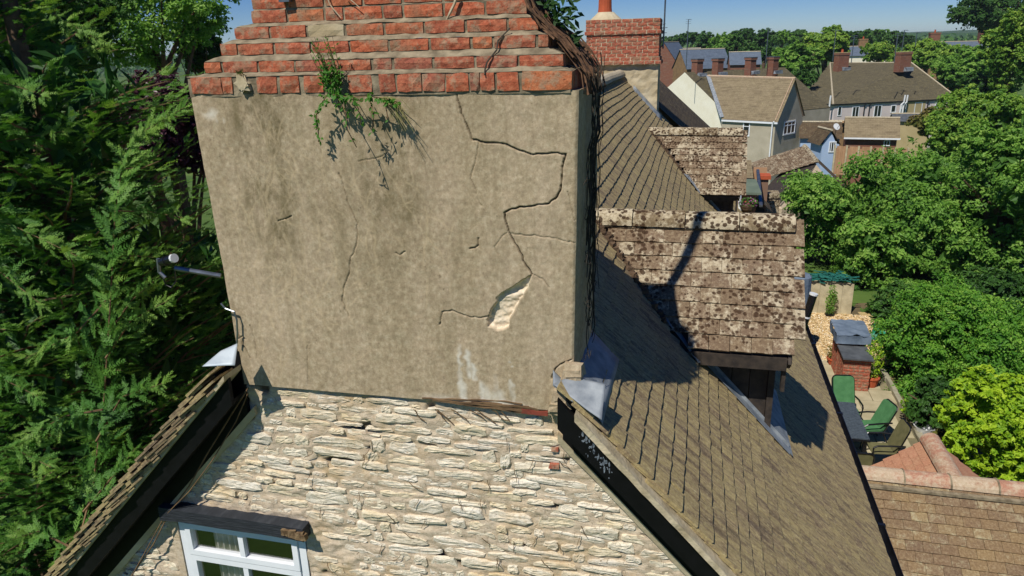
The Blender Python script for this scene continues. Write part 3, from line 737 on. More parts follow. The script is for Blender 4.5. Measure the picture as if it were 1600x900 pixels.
    mb.prism(c0, (0, 0, -.006)); mb.build('valley_lead', M['lead'], dob)
    # moss in the valley
    mb = MB(); rg = random.Random(9+i)
    for k in range(70):
        t_ = k/70; y = Yc-hw+.1+t_*(hw-.15); x = RX+(RZ-dz(dm, y))/SL-.03+rg.uniform(-.02, .03); r_ = rg.uniform(.012, .028)
        mb.box(-r_, r_, -r_, r_, -r_, r_, Matrix.Translation((x, y+rg.uniform(-.02, .02), mz(x)+.05)) @ Matrix.Rotation(rg.uniform(0, 3), 4, 'Z'), j=.006)
    mb.build('valley_debris', M['bark'], dob, kind='stuff', label='dead moss and leaf litter lying in the valley')
    return dob
for i, dm in enumerate(DORM): dormer(i, dm)
# ---- eaves gutter and soil pipe
gt = MB(); zg_ = mz(EX)-.05; n = 8; gx = EX+.055
for q in range(n):
    a0 = math.pi+math.pi*q/n; a1 = math.pi+math.pi*(q+1)/n; f = lambda a, r: (gx+math.cos(a)*r, zg_+math.sin(a)*r)
    for r_ in (.055, .050):
        p, q_ = f(a0, r_), f(a1, r_); gt.quad((p[0], 3.4, p[1]), (q_[0], 3.4, q_[1]), (q_[0], YB, q_[1]), (p[0], YB, p[1]))
gt.box(gx+.049, gx+.057, 3.4, YB, zg_-.004, zg_+.006); gt.box(gx-.057, gx-.049, 3.4, YB, zg_-.004, zg_+.006)
gutter = gt.build('gutter', M['black'], cottage)
for yy in (5.2, 6.6, 8.9, 11.2, 13.4):
    mb = MB(); mb.box(gx+.0, gx+.066, yy-.02, yy+.02, zg_-.06, zg_+.012); mb.build('gutter_clip', M['black'], gutter)
p0 = onX(1256, 506, EX+.02); q0 = onX(1271, 461, EX+.12); q0.y = p0.y+.02
sp = MB(); sp.tube([p0+Vector((-.02, 0, -.25)), p0, p0.lerp(q0, .25), q0], .062, 12); vent = sp.build('soil_vent_pipe', M['black'], cottage, smooth=False)
mb = MB(); dd = (q0-p0).normalized(); mb.tube([q0, q0+dd*.03], .068, 12); mb.build('pipe_rim', M['whitepl'], vent)
mb = MB(); mb.tube([p0.lerp(q0, .22), p0.lerp(q0, .27)], .069, 12); mb.build('pipe_clip', M['whitepl'], vent)
# ================================================================== MAIN CHIMNEY (part of the cottage)
CR = [  # cracks, photo pixels on the front face, width in m
 ([(712,143),(716,160),(722,180),(730,200),(737,217),(750,221),(770,223),(790,226),(808,234),(828,241),(850,240),(885,240)], .011),
 ([(885,240),(880,252),(877,275),(876,298),(868,310),(858,318),(835,321),(812,324),(800,327),(788,333),(790,345),(795,362),(803,378),(812,392),(818,408),(822,415),(831,430)], .013),
 ([(748,222),(745,240),(740,262),(735,280),(742,292),(745,310),(752,322)], .004),
 ([(687,508),(692,487),(705,485),(718,490),(730,495),(748,497),(762,495)], .006),
 ([(530,270),(538,295),(545,320),(557,345),(559,365),(557,385),(548,405),(545,430),(537,450),(535,470),(545,495)], .005),
 ([(735,388),(742,388),(746,384),(747,372)], .009), ([(800,365),(840,369),(872,374),(897,380)], .004), ([(835,430),(848,436),(858,449)], .004),
 ([(862,592),(866,580),(874,570),(884,566),(892,563)], .009), ([(778,398),(773,385),(785,370),(793,364)], .003), ([(618,395),(625,398),(633,393)], .005),
 ([(888,300),(892,320),(897,345)], .004), ([(435,345),(447,342),(455,337)], .006), ([(604,225),(606,237),(597,245),(560,252)], .004), ([(390,508),(398,530),(402,560)], .003), ([(480,540),(482,600)], .003),
 ([(372,520),(379,538),(391,560)], .009), ([(370,530),(378,526),(384,531)], .006), ([(372,575),(374,598)], .005)]
HOLE = [(831,430),(829,441),(822,455),(812,470),(803,488),(798,498),(795,513),(786,516),(775,516),(762,512),(759,500),(766,487),(772,475),(776,464),(788,455),(800,447),(815,438)]
nx, nz = 460, 376
U, Vv = np.meshgrid(np.linspace(0, 1, nx+1), np.linspace(0, 1, nz+1))
zb = -2.0+.02*U; Zc = zb*(1-Vv)+(-.204)*Vv
xl = -2.735*(1-Vv)-2.785*Vv; xr = -.598*(1-Vv)-.572*Vv; Xc = xl*(1-U)+xr*U
Xc = Xc+.004*vnoise(Xc, Zc, 5, 21)*np.minimum(1, 8*np.minimum(U, 1-U)+.6)
Yc_ = D+.006*vnoise(Xc, Zc, 1.6, 22)+.0025*vnoise(Xc, Zc, 7, 23)+.0012*vnoise(Xc, Zc, 22, 24)+.0007*vnoise(Xc, Zc, 60, 25)
edge = np.minimum(U, 1-U)*2.2; Yc_ += np.clip(.012-edge, 0, 1)*.8
wob = .004*vnoise(Xc, Zc, 40, 31); wob2 = .004*vnoise(Xc, Zc, 40, 32)
crack = np.zeros_like(Xc)
def w2(q): p = onY(q[0], q[1], D); return (p.x, p.z)
for pts, wd in CR:
    P_ = [w2(q) for q in pts]
    for k in range(len(P_)-1):
        d_ = seg_d(Xc+wob, Zc+wob2, P_[k], P_[k+1]); crack = np.maximum(crack, np.clip(1.1-(d_-wd*.10)/.0034, 0, 1)*min(1, .05+wd*72))
hp = [w2(q) for q in HOLE]; hx, hz = Xc+wob*1.8, Zc+wob2*1.8
ins = np.zeros(Xc.shape, bool)
for k in range(len(hp)):
    (x1, z1), (x2, z2) = hp[k], hp[(k+1) % len(hp)]
    cond = ((z1 > hz) != (z2 > hz)); xx = (x2-x1)*(hz-z1)/((z2-z1) if abs(z2-z1) > 1e-9 else 1e-9)+x1
    ins ^= cond & (hx < xx)
rim = np.full(Xc.shape, 9.)
for k in range(len(hp)): rim = np.minimum(rim, seg_d(hx, hz, hp[k], hp[(k+1) % len(hp)]))
hole = np.where(ins, np.clip(rim/.006, 0, 1), 0)
lay = np.round((Zc+.25*Xc)*14)/14
Yc_ += hole*(.028+.008*vnoise(Xc+Zc, (Zc-.3*Xc)*3, 9, 41)+.005*vnoise(Xc, Zc, 34, 42)+.003*vnoise(Xc, Zc, 80, 43))
Yc_ += crack*.02
# pale scars left by a climber
scar = np.zeros_like(Xc); rgs = random.Random(3)
def grow(x, z, a, L, wd):
    steps = int(L/.03); global scar
    for k in range(steps):
        a += rgs.uniform(-.5, .5)*.8; a += (math.pi/2-a)*.05
        x2, z2 = x+math.cos(a)*.03, z+math.sin(a)*.03
        bb = (np.abs(Xc-x) < .08) & (np.abs(Zc-z) < .08)
        if bb.any():
            d_ = seg_d(Xc[bb]+wob[bb], Zc[bb]+wob2[bb], (x, z), (x2, z2)); scar[bb] = np.maximum(scar[bb], np.clip(1-d_/(wd*.8), 0, 1)**1.3)
        if rgs.random() < .10 and wd > .005: grow(x, z, a+rgs.choice([-1, 1])*rgs.uniform(.4, 1.1), L*.35, wd*.62)
        x, z = x2, z2; wd *= .995
for x, z, L, wd in ((-2.45, -1.95, 1.5, .020), (-2.42, -1.5, 1.2, .018), (-2.25, -1.7, 1.2, .022), (-2.55, -1.75, 1.2, .012), (-2.0, -1.9, 1.4, .014), (-1.85, -1.3, .9, .016), (-1.7, -1.3, .9, .018), (-1.9, -1.6, 1.0, .015), (-1.55, -1.2, .8, .012), (-1.45, -1.4, .8, .013), (-1.75, -1.0, .7, .014), (-2.6, -1.2, .9, .010), (-1.3, -1.3, .9, .011), (-2.1, -1.1, .8, .014)):
    grow(x, z, rgs.uniform(1.2, 1.9), L, wd)
for k in range(14): grow(rgs.uniform(-2.7, -1.1), rgs.uniform(-1.9, -.5), rgs.uniform(0, 3.1), rgs.uniform(.15, .5), rgs.uniform(.004, .008))
scar *= np.clip(.75+.5*vnoise(Xc, Zc, 12, 51), .2, 1)
algae = (np.exp(-((Xc+2.38)/.17)**2)+.9*np.exp(-((Xc+1.72)/.33)**2)+.35*np.exp(-((Xc+2.05)/.5)**2))*np.clip((Zc+1.45)/.6, 0, 1)
algae = np.clip(algae*(.7+.6*vnoise(Xc, Zc*.35, 5, 61)), 0, 1)
dr = .012
def drip(px_, y0, y1, wpx):
    a = w2((px_, y0)); b = w2((px_+3, y1)); d_ = seg_d(Xc+wob*3, Zc, a, b); return np.clip(1.2-d_/(wpx*.0033), 0, 1)
lime = np.zeros_like(Xc)
for q in ((716, 540, 600, 5), (730, 550, 588, 6), (738, 570, 592, 5), (770, 590, 622, 7), (752, 600, 625, 8), (798, 596, 628, 5), (762, 612, 630, 14), (780, 618, 632, 12), (722, 600, 622, 7)): lime = np.maximum(lime, drip(*q))
lime *= np.clip(.55+.7*vnoise(Xc, Zc, 18, 71), 0, .85)
for (px_, py_, r_) in ((797, 566, .018), (800, 573, .012), (330, 178, .07), (345, 188, .04)):
    c_ = w2((px_, py_)); lime = np.maximum(lime, np.clip(1-np.hypot(Xc-c_[0], (Zc-c_[1])*1.6)/r_, 0, 1)*np.clip(.5+1.2*vnoise(Xc, Zc, 30, 72), 0, .8))
lime = np.maximum(lime, np.clip((-1.93-Zc)/.05, 0, 1)*np.clip((Xc+1.6)/.2, 0, 1)*np.clip((-.75-Xc)/.2, 0, 1)*np.clip(.4+.8*vnoise(Xc, Zc, 9, 73), 0, .6))
idx = np.arange((nx+1)*(nz+1)).reshape(nz+1, nx+1)
Ff = np.stack([idx[:-1, :-1], idx[:-1, 1:], idx[1:, 1:], idx[1:, :-1]], -1).reshape(-1, 4)
Vf = np.stack([Xc, Yc_, Zc], -1).reshape(-1, 3)
# side faces share the edge columns
def side(col, sgn):
    e = Vf.reshape(nz+1, nx+1, 3)[::4, col]; ny = 40; ys = np.linspace(0, 1, ny+1)
    P_ = np.zeros((len(e), ny+1, 3)); P_[:, :, 0] = e[:, None, 0]; P_[:, :, 2] = e[:, None, 2]; P_[:, :, 1] = e[:, None, 1]+(4.42-e[:, None, 1])*ys
    P_[:, 1:, 0] += sgn*.008*vnoise(P_[:, 1:, 1], P_[:, 1:, 2], 9, 81)+sgn*.004
    i_ = np.arange(P_.shape[0]*P_.shape[1]).reshape(P_.shape[:2]); F_ = np.stack([i_[:-1, :-1], i_[:-1, 1:], i_[1:, 1:], i_[1:, :-1]], -1).reshape(-1, 4)
    if sgn < 0: F_ = F_[:, ::-1]
    return P_.reshape(-1, 3), F_
at = dict(crack=crack.ravel(), scar=scar.ravel(), algae=algae.ravel(), lime=lime.ravel(), hole=hole.ravel())
Vs = [Vf]; Fs = [Ff]; no = len(Vf)
for col, sg in ((nx, 1), (0, -1)):
    v_, f_ = side(col, sg); Vs.append(v_); Fs.append(f_+no); no += len(v_)
    for k in at: at[k] = np.concatenate([at[k], np.zeros(len(v_))])
# back, underside, top
bx = np.array([(-2.74, 3.66, -2.0), (-.6, 3.66, -1.98), (-.6, 4.42, -1.98), (-2.74, 4.42, -2.0), (-2.785, 3.66, -.204), (-.572, 3.66, -.204), (-.572, 4.42, -.204), (-2.785, 4.42, -.204)]); bx[:, 1] = np.where(bx[:, 1] < 4, 3.685, 4.42)
Vs.append(bx); Fs.append(np.array([(0, 3, 2, 1), (4, 5, 6, 7), (3, 7, 6, 2)])+no)
for k in at: at[k] = np.concatenate([at[k], np.zeros(8)])
me, mm = np_mesh('chimney', np.concatenate(Vs), np.concatenate(Fs), attrs=at, smooth=True)
chim = link('chimney', me, M['render'], cottage, mm, label='large cement rendered chimney stack, cracked, with stepped red brick shoulders')
lo = MB(); lo.patch((-.6, 3.72, -2.6), (-.6, 4.42, -2.6), (-.6, 4.42, -1.99), (-.6, 3.72, -1.99), 6, 6, .01); lo.patch((-2.735, 4.42, -2.6), (-2.735, 3.72, -2.6), (-2.735, 3.72, -1.99), (-2.735, 4.42, -1.99), 6, 6, .01)
lo.build('chimney_foot', M['render'], chim)
# ---- bricks of the stepped shoulders
def brick_meshes(w, h, d, k=4, jit=.004, fnx=3, fnz=2):
    out = []
    for i in range(k):
        rg = random.Random(i*31+int(w*1000)); V = []; F = []
        for a in range(fnz+1):
            for b in range(fnx+1):
                e = (a in (0, fnz)) + (b in (0, fnx))
                V.append(((b/fnx-.5)*w+rg.uniform(-jit, jit)*.6, (.004 if e else 0)+(.003 if e == 2 else 0)+rg.uniform(-jit, jit)*.8, (a/fnz-.5)*h+rg.uniform(-jit, jit)*.6))
        n = fnx+1
        for a in range(fnz):
            for b in range(fnx): q = a*n+b; F.append((q, q+1, q+n+1, q+n))
        bs = len(V); V += [(-w/2, d, -h/2), (w/2, d, -h/2), (w/2, d, h/2), (-w/2, d, h/2)]
        bot = list(range(0, n)); tp = list(range(fnz*n, fnz*n+n)); lf = [a*n for a in range(fnz+1)]; rr = [a*n+fnx for a in range(fnz+1)]
        F += [tuple(bot[::-1]+[bs, bs+1])[::-1], tuple(tp+[bs+2, bs+3])[::-1], tuple(lf+[bs+3, bs])[::-1], tuple([*rr[::-1], bs+1, bs+2])[::-1], (bs, bs+3, bs+2, bs+1)]
        me = bpy.data.meshes.new('brick'); me.from_pydata(V, [], F); me.update(); me.validate()
        import bmesh
        bm = bmesh.new(); bm.from_mesh(me); bmesh.ops.recalc_face_normals(bm, faces=bm.faces[:]); bm.to_mesh(me); bm.free(); out.append(me)
    return out
BC = {}
def brick(parent, mat, x0, x1, yf, z0, z1, depth, side=0, jit=.004, rot=0, label=None, name='brick'):
    """side 0: face looks to -Y at y=yf, spans x0..x1.  side 1: face looks to +X at x=yf, spans y x0..x1.  side -1: to -X"""
    w_ = round(x1-x0, 2); h_ = round(z1-z0, 3); key = (w_, h_, depth, mat.name, jit)
    if key not in BC:
        BC[key] = brick_meshes(w_, h_, depth, jit=jit, fnx=4 if w_ > .15 else 3, fnz=2)
        for m_ in BC[key]: m_.materials.append(mat)
    me = random.choice(BC[key])
    if side == 0: Mx = Matrix.Translation(((x0+x1)/2, yf, (z0+z1)/2))
    elif side == 1: Mx = Matrix.Translation((yf, (x0+x1)/2, (z0+z1)/2)) @ Matrix.Rotation(math.pi/2, 4, 'Z')
    else: Mx = Matrix.Translation((yf, (x0+x1)/2, (z0+z1)/2)) @ Matrix.Rotation(-math.pi/2, 4, 'Z')
    Mx = Mx @ Matrix.Rotation(random.uniform(-.012, .012)+rot, 4, 'Y') @ Matrix.Rotation(random.uniform(-.01, .01), 4, 'Z')
    return link(name, me, None, parent, Mx, label=label)
ROW = [ # z0, z1 (brick), xl, xr, yf
 (-.204, -.112, -2.795, -.60, 3.655),
 (-.088, -.033, -2.69, -.655, 3.70), (.004, .060, -2.605, -.735, 3.745), (.088, .145, -2.53, -.80, 3.79), (.170, .232, -2.44, -.865, 3.835), (.244, .306, -2.435, -.865, 3.84),
 (.320, .382, -2.435, -.865, 3.84), (.396, .458, -2.435, -.865, 3.84), (.472, .534, -2.435, -.865, 3.84), (.548, .610, -2.435, -.865, 3.84), (.624, .686, -2.435, -.865, 3.84), (.70, .762, -2.435, -.865, 3.84)]
mo = MB(); rg = random.Random(17)
for k, (z0, z1, xl_, xr_, yf) in enumerate(ROW):
    yb = 4.42-(yf-3.655)*.8 if k < 5 else 4.27
    znx = ROW[k+1][0] if k+1 < len(ROW) else z1+.03
    rec = .012; a = (xl_+rec, yf+rec); b = (xr_-rec, yb-rec)
    nxx, nyy = 44, 12
    mo.patch((a[0], a[1], z0-.012), (b[0], a[1], z0-.012), (b[0], a[1], z1+.004), (a[0], a[1], z1+.004), nxx, 2, .005, 20, k)
    mo.patch((b[0], a[1], z0-.012), (b[0], b[1], z0-.012), (b[0], b[1], z1+.004), (b[0], a[1], z1+.004), nyy, 2, .006, 20, k)
    mo.patch((a[0], b[1], z0-.012), (a[0], a[1], z0-.012), (a[0], a[1], z1+.004), (a[0], b[1], z1+.004), nyy, 2, .006, 20, k)
    mo.patch((b[0], b[1], z0-.012), (a[0], b[1], z0-.012), (a[0], b[1], z1+.004), (b[0], b[1], z1+.004), nxx, 1, 0)
    if k+1 < len(ROW):
        nx_ = ROW[k+1]; c = (nx_[2]+rec, nx_[4]+rec); yb2 = 4.42-(nx_[4]-3.655)*.8 if k+1 < 5 else 4.27; d = (nx_[3]-rec, yb2-rec); zz = znx-.004+(.004 if k < 4 else 0)
        am = .008 if k < 4 else .004; za = z1+.002
        e_ = .006 if k < 4 else 0
        mo.patch((a[0]-e_, a[1]-e_, za), (b[0]+e_, a[1]-e_, za), (d[0], c[1], zz), (c[0], c[1], zz), nxx, 4, am, 16, k)
        mo.patch((b[0]+e_, a[1]-e_, za), (b[0]+e_, b[1], za), (d[0], d[1], zz), (d[0], c[1], zz), nyy, 3, am, 16, k)
        mo.patch((a[0]-e_, b[1], za), (a[0]-e_, a[1]-e_, za), (c[0], c[1], zz), (c[0], d[1], zz), nyy, 3, am, 16, k)
    else: mo.quad((a[0], a[1], z1), (b[0], a[1], z1), (b[0], b[1], z1), (a[0], b[1], z1))
mo.build('mortar', M['mortar'], chim)
r1 = [(298,344),(345,361),(400,431),(437,465),(474,503),(544,579),(592,616),(620,657),(660,694),(697,731),(734,749),(751,771),(776,810),(816,892)]
z0, z1, _, _, yf = ROW[0]
for k, (a, b) in enumerate(r1):
    xa = onY(a, 130, yf).x; xb = onY(b, 130, yf).x
    brick(chim, M['brick_dark'] if k == 10 else M['brick'], xa, xb, yf, z0+.004, z1, .10, jit=.006, label='blue-black glazed brick' if k == 10 else None)
mb = MB(); c_ = onY(380, 131, yf)                      # rubble stone plugging the gap
for k in range(5): mb.box(-.028, .028, -.02, .04, -.024, .024, Matrix.Translation(c_+Vector((rg.uniform(-.03, .03), .01, rg.uniform(-.012, .012)))) @ Matrix.Rotation(rg.uniform(0, 3), 4, 'Y'), j=.012)
mb.build('rubble_stone', M['rend2'], chim, label='pale rubble stone plugging a missing brick')
for k, (z0, z1, xl_, xr_, yf) in enumerate(ROW[:8]):
    if k:
        x = xl_; off = rg.choice([0, .11]) if k != 2 else .06; first = True
        while x < xr_-.05:
            L = .215 if not (first and off) else .105; L = rg.choice([.215]*7+[.105]) if not first else L; first = False
            if x+L > xr_-.05: L = xr_-x
            mt = M['rend2'] if (k == 3 and .4 < x-xl_ < .6) else M['brick']
            brick(chim, mt, x, x+L-.001, yf+rg.uniform(-.003, .003), z0, z1+rg.uniform(-.003, .002), .09, jit=.0035)
            x += L+.011
    yb = 4.42-(yf-3.655)*.8 if k < 5 else 4.27
    y = yf+.11; n = 0
    while y < yb-.05 and k < 7:
        brick(chim, M['brick'], y, min(y+.21, yb-.01), xr_+.001, z0, z1, .08, 1, jit=.004)
        if k < 6: brick(chim, M['brick'], y, min(y+.21, yb-.01), xl_-.001, z0, z1, .08, -1, jit=.004)
        y += .222
ck_ = MB(); pts_ = [(797, 44, 3.765), (786, 55, 3.74), (778, 64, 3.735), (776, 78, 3.715), (768, 88, 3.69), (761, 97, 3.685), (758, 108, 3.668), (757, 117, 3.645)]
ck_.tube([onY(x, y, Y_) for x, y, Y_ in pts_], [.004, .0035, .005, .0045, .004, .005, .005, .004], 4); ck_.build('crack', M['stemdead'], chim, label='dark crack running up through the brick steps')
# lead at the foot
def sheet(name, P_, mat, parent, th=.004, label=None, dents=.006, n=8):
    """P_: 4 corner points a,b,c,d -> lead sheet with dents and real thickness"""
    mb = MB(); mb.patch(*P_, n, n, dents, 7, 3); me, Mx = mb.mesh(name, True)
    o = link(name, me, mat, parent, Mx, label=label); md = o.modifiers.new('thick', 'SOLIDIFY'); md.thickness = th; return o
rp = lambda x, y, h: Vector((x, y, mz(x)+h))
sheet('lead_flashing', (rp(-.60, 3.64, .05), rp(-.41, 3.54, .05), rp(-.41, 4.42, .05), rp(-.60, 4.42, .05)), M['lead'], chim)
sheet('lead_flashing', (onY(864, 600, 3.57), onY(940, 657, 3.46), onY(946, 600, 3.62), onY(892, 588, 3.66)), M['lead'], chim, label='curled lead flashing at the right foot of the chimney', dents=.010, n=14)
sheet('lead_flashing', (onY(864, 578, 3.655), onY(864, 602, 3.58), onY(895, 628, 3.52), onY(890, 606, 3.64)), M['lead'], chim, dents=.014)
a = onY(316, 572, 3.36); b = onY(367, 571, 3.42); c = onY(371, 537, 3.54); d = onY(345, 548, 3.50)
sheet('lead_flashing', (a, b, c, d), simple('pale_lead', '#a4b0b8', '#bcc6ca', 8, .6, .3, 12, metal=.2), chim, label='pale lead flashing at the left foot of the chimney')
mb = MB()
for k in range(9):
    t_ = k/8; p = onY(868+26*t_, 640-60*t_, 3.64); mb.box(-.05, .05, -.012, .05, -.035, .035, Matrix.Translation(p+Vector((.01, .0, 0))), j=.012)
mb.build('loose_render', M['render'], chim, label='broken lump of render at the lower right corner')
# cable down the left edge
cb = MB(); cb.tube([onY(x, y, 3.64) for x, y in ((345, 474), (352, 482), (366, 487), (370, 500), (371, 520), (370, 540))], .006, 6); cb.build('cable', M['metal'], chim)
cb = MB(); pts = [onY(x, y, 3.62) for x, y in ((388, 606), (360, 650), (322, 712), (295, 760), (265, 800), (240, 850), (205, 900))]; cb.tube(pts, .005, 5)
pts = [p+Vector((.05*math.sin(i), -.01, -.03)) for i, p in enumerate(pts)]; cb.tube(pts, .004, 5); cb.build('cable', M['twigbrown'], cottage, label='thin brown cables along the left bargeboard')
mb = MB(); p = onY(443, 2, 3.83); mb.box(p.x-.012, p.x+.05, 3.80, 3.835, p.z-.005, p.z+.12); br = mb.build('aerial_bracket', M['metal'], chim)
# satellite arm
sa = thing('satellite_receiver', 'dark satellite receiver on a grey arm sticking out left of the chimney', 'satellite arm', onY(340, 430, 4.05))
a = onY(345, 431, 4.05); b = onY(273, 419, 3.95); e = onY(246, 404, 3.95)
mb = MB(); mb.tube([a, b], .017, 8); mb.build('arm', M['metal'], sa)
mb = MB(); c0 = onY(252, 410, 3.93); c1 = onY(270, 404, 3.90); mb.tube([c0, c0.lerp(c1, .3), c0.lerp(c1, .31), c0.lerp(c1, .5), c0.lerp(c1, .51), c1], [.026, .026, .033, .033, .028, .03], 12); mb.build('receiver', M['black'], sa)
mb = MB(); mb.tube([c1, c1+(c1-c0)*.15], .03, 12); mb.build('receiver_cap', M['whitepl'], sa)
mb = MB(); mb.tube([onY(247, 404, 3.93), onY(249, 425, 3.93), onY(258, 434, 3.93)], .012, 6); mb.build('bracket', M['metal'], sa)
mb = MB(); mb.tube([onY(250, 420, 3.95), onY(259, 445, 3.95), onY(268, 449, 3.95), onY(275, 440, 3.95), onY(273, 424, 3.95)], .005, 5); mb.build('cable', M['black'], sa)
# aerial pole above the frame whose shadow crosses the near dormer
mb = MB(); mb.tube([(-.98, 4.15, .6), (-.9, 4.17, 1.3), (-.87, 4.2, 2.1)], .042, 6); mb.build('aerial_pole', M['metal'], chim)
# ---- climber on the right side, weeds on the front
cl = thing('dead_climber', 'dead vine stems matted down the right side of the big chimney', 'vine', (-.57, 3.9, -2.0))
mb = MB(); rg = random.Random(23)
for k in range(26):
    y = rg.uniform(3.85, 4.38); z = rg.uniform(-1.75, -.9); pts = []; top_ = rg.uniform(-.25, .0) if rg.random() < .7 else rg.uniform(-1.2, -.4)
    x = -.56
    while z < top_:
        pts.append((x+rg.uniform(0, .02)+(.02 if z > -.5 else 0), y, z)); z += .07; y = min(4.38, max(3.70, y+rg.uniform(-.025, .025)))
    if len(pts) > 2: mb.tube(pts, rg.uniform(.002, .005), 4)
for k in range(16):
    c_ = Vector((-.55, rg.uniform(3.7, 4.1), rg.uniform(-1.7, -.6))); pts = [c_]
    for q in range(6): pts.append(pts[-1]+Vector((rg.uniform(-.008, .014), rg.uniform(-.03, .03), rg.uniform(-.03, .03))))
    mb.tube(pts, .002, 4)
mb.build('stem', M['stemdead'], cl)
mb = MB()
for k in range(120):                        # thatch of dead stems draped over the brick steps
    t0 = rg.uniform(0, 1); y = rg.uniform(3.76, 4.35); pts = []
    prof = [(-.88, .27), (-.84, .17), (-.78, .10), (-.70, .03), (-.62, -.05), (-.565, -.14), (-.55, -.24)]
    i0 = rg.randrange(0, 4); i1 = min(len(prof), i0+rg.randrange(3, 5))
    hh = rg.uniform(.0, .03)
    for q in range(i0, i1):
        px_, pz_ = prof[q]; pts.append((px_+hh*.7+rg.uniform(-.012, .012), y+rg.uniform(-.02, .02), pz_+hh*.6+rg.uniform(-.012, .012)))
    mb.tube(pts, rg.uniform(.003, .008), 4)
mb.build('matted_stem', M['thatch'], cl, label='thick mat of dead stems over the brick steps')
def leafquad(mb, p, d, n, L, W):
    d = Vector(d).normalized(); s_ = d.cross(Vector(n)).normalized(); p = Vector(p); nn = s_.cross(d)
    a = p; b = p+d*L*.45+s_*W/2+nn*W*.12; c = p+d*L; e = p+d*L*.45-s_*W/2+nn*W*.12
    mb.tri(a, b, c); mb.tri(a, c, e)
def rv(a=1): return Vector((rg.uniform(-a, a), rg.uniform(-a, a), rg.uniform(-a, a)))
mb = MB()
for (x, y, n, s_) in ((862, 6, 70, .10), (885, 68, 26, .05), (875, 20, 30, .08)):
    c_ = onY(x, y, 4.0)
    for k in range(n): leafquad(mb, c_+rv(s_), Vector((.6, -.2, -.2))+rv(.8), (0, -1, .4), rg.uniform(.04, .08), .022)
mb.build('leaf', M['leaf_dark'], cl, kind='stuff')
wd = thing('wall_weed', 'green weed with dry stalks rooted in the brick ledge, trailing down the render', 'weed', onY(520, 130, 3.66))
st = MB(); lf = MB(); root_ = onY(522, 138, 3.655)
for k in range(16):                         # upright sprigs
    a = root_+Vector((rg.uniform(-.06, .05), 0, .02)); b = a+Vector((rg.uniform(-.10, .02), rg.uniform(-.10, -.02), rg.uniform(.14, .26))); m_ = a.lerp(b, .5)+rv(.012)
    st.tube([a, m_, b], [.003, .002, .001], 4)
    for q in range(12): leafquad(lf, a.lerp(b, q/12)+rv(.008), rv()+Vector((0, -.2, .4)), (0, -1, .3), rg.uniform(.012, .03), .008)
for k in range(150): leafquad(lf, root_+Vector((rg.uniform(-.05, .06), rg.uniform(-.07, -.005), rg.uniform(-.04, .10))), rv()+Vector((0, -.6, 0)), (0, -1, .5), rg.uniform(.02, .04), .014)
for (pts_, nl, ls) in (([(510, 150), (500, 165), (494, 180), (497, 200), (498, 222)], 40, .030), ([(520, 148), (545, 152), (575, 150), (605, 155), (622, 160)], 70, .036), ([(530, 150), (528, 165), (545, 178)], 10, .03), ([(600, 155), (603, 168), (606, 185)], 6, .025)):
    P_ = [onY(x, y, 3.60+rg.uniform(-.03, .02)) for x, y in pts_]; st.tube(P_, .003, 4)
    for q in range(nl):
        k = rg.randrange(len(P_)-1); p = P_[k].lerp(P_[k+1], rg.random())+rv(.013); leafquad(lf, p, rv()+Vector((0, -.4, -.6)), (0, -1, .3), ls*rg.uniform(.6, 1.3), ls*.5)
for (pts_, ro) in (([(540, 152), (548, 190), (552, 225), (565, 260)], .20), ([(560, 150), (570, 185), (572, 215)], .16), ([(585, 155), (592, 190), (590, 225)], .12), ([(550, 148), (560, 165), (575, 178)], .22)):
    P_ = [onY(x, y, 3.64-ro*min(1, i*.8)*(.6 if i == len(pts_)-1 else 1)) for i, (x, y) in enumerate([(q[0]-8, q[1]-30*j/3) for j, q in enumerate(pts_)])]
    st.tube(P_, .0025, 4)
    for q in range(12):
        k = rg.randrange(len(P_)-1); leafquad(lf, P_[k].lerp(P_[k+1], rg.random())+rv(.01), rv()+Vector((0, -.2, -.6)), (0, -1, .3), .03, .011)
st.build('stem', M['twigbrown'], wd); lf.build('leaf', M['leaf_bright'], wd)
ds = MB()
for k in range(16):
    a = onY(608+rg.uniform(-15, 5), 152, 3.645); e = onY(rg.uniform(612, 648), rg.uniform(165, 208), 3.60+rg.uniform(-.05, .03)); m_ = a.lerp(e, .5)+Vector((.02, -.03, .02)); ds.tube([a, m_, e], [.002, .0015, .001], 4)
    if rg.random() < .6: ds.tube([m_, m_+Vector((rg.uniform(-.02, .05), -.01, rg.uniform(-.05, .0)))], .001, 4)
ds.build('dry_stalk', M['seed'], wd)
# tuft on lowest ledge
mb = MB(); c_ = onY(378, 116, 3.67)
for k in range(24): leafquad(mb, c_+rv(.012), Vector((rg.uniform(-1, 1), -.5, rg.uniform(-.2, 1))), (0, -1, 0), .035, .006)
o = mb.build('ledge_tuft', M['leaf_olive'], None); o['label'] = 'small dry tuft above the rubble stone on the lowest brick ledge'; o['category'] = 'weed'
# bleached twigs hanging from the top
for pts_, lab, r_ in ((((508, -12), (516, 8), (524, 18), (533, 28)), 'thin pale twig across the top brick course, left', .0035), (((538, -8), (552, 3), (562, 12)), 'short pale twig beside the thin one at the top of the stack', .0025), (((715, -10), (710, 6), (703, 20), (696, 34)), 'thick grey twig hanging over the top brick courses', .008)):
    mb = MB(); mb.tube([onY(x, y, 3.815) for x, y in pts_], [r_*1.2, r_, r_*.9, r_*.5][:len(pts_)], 5); o = mb.build('twig', M['twig'], None); o['label'] = lab; o['category'] = 'twig'; o['group'] = 'dead twigs on the chimney'
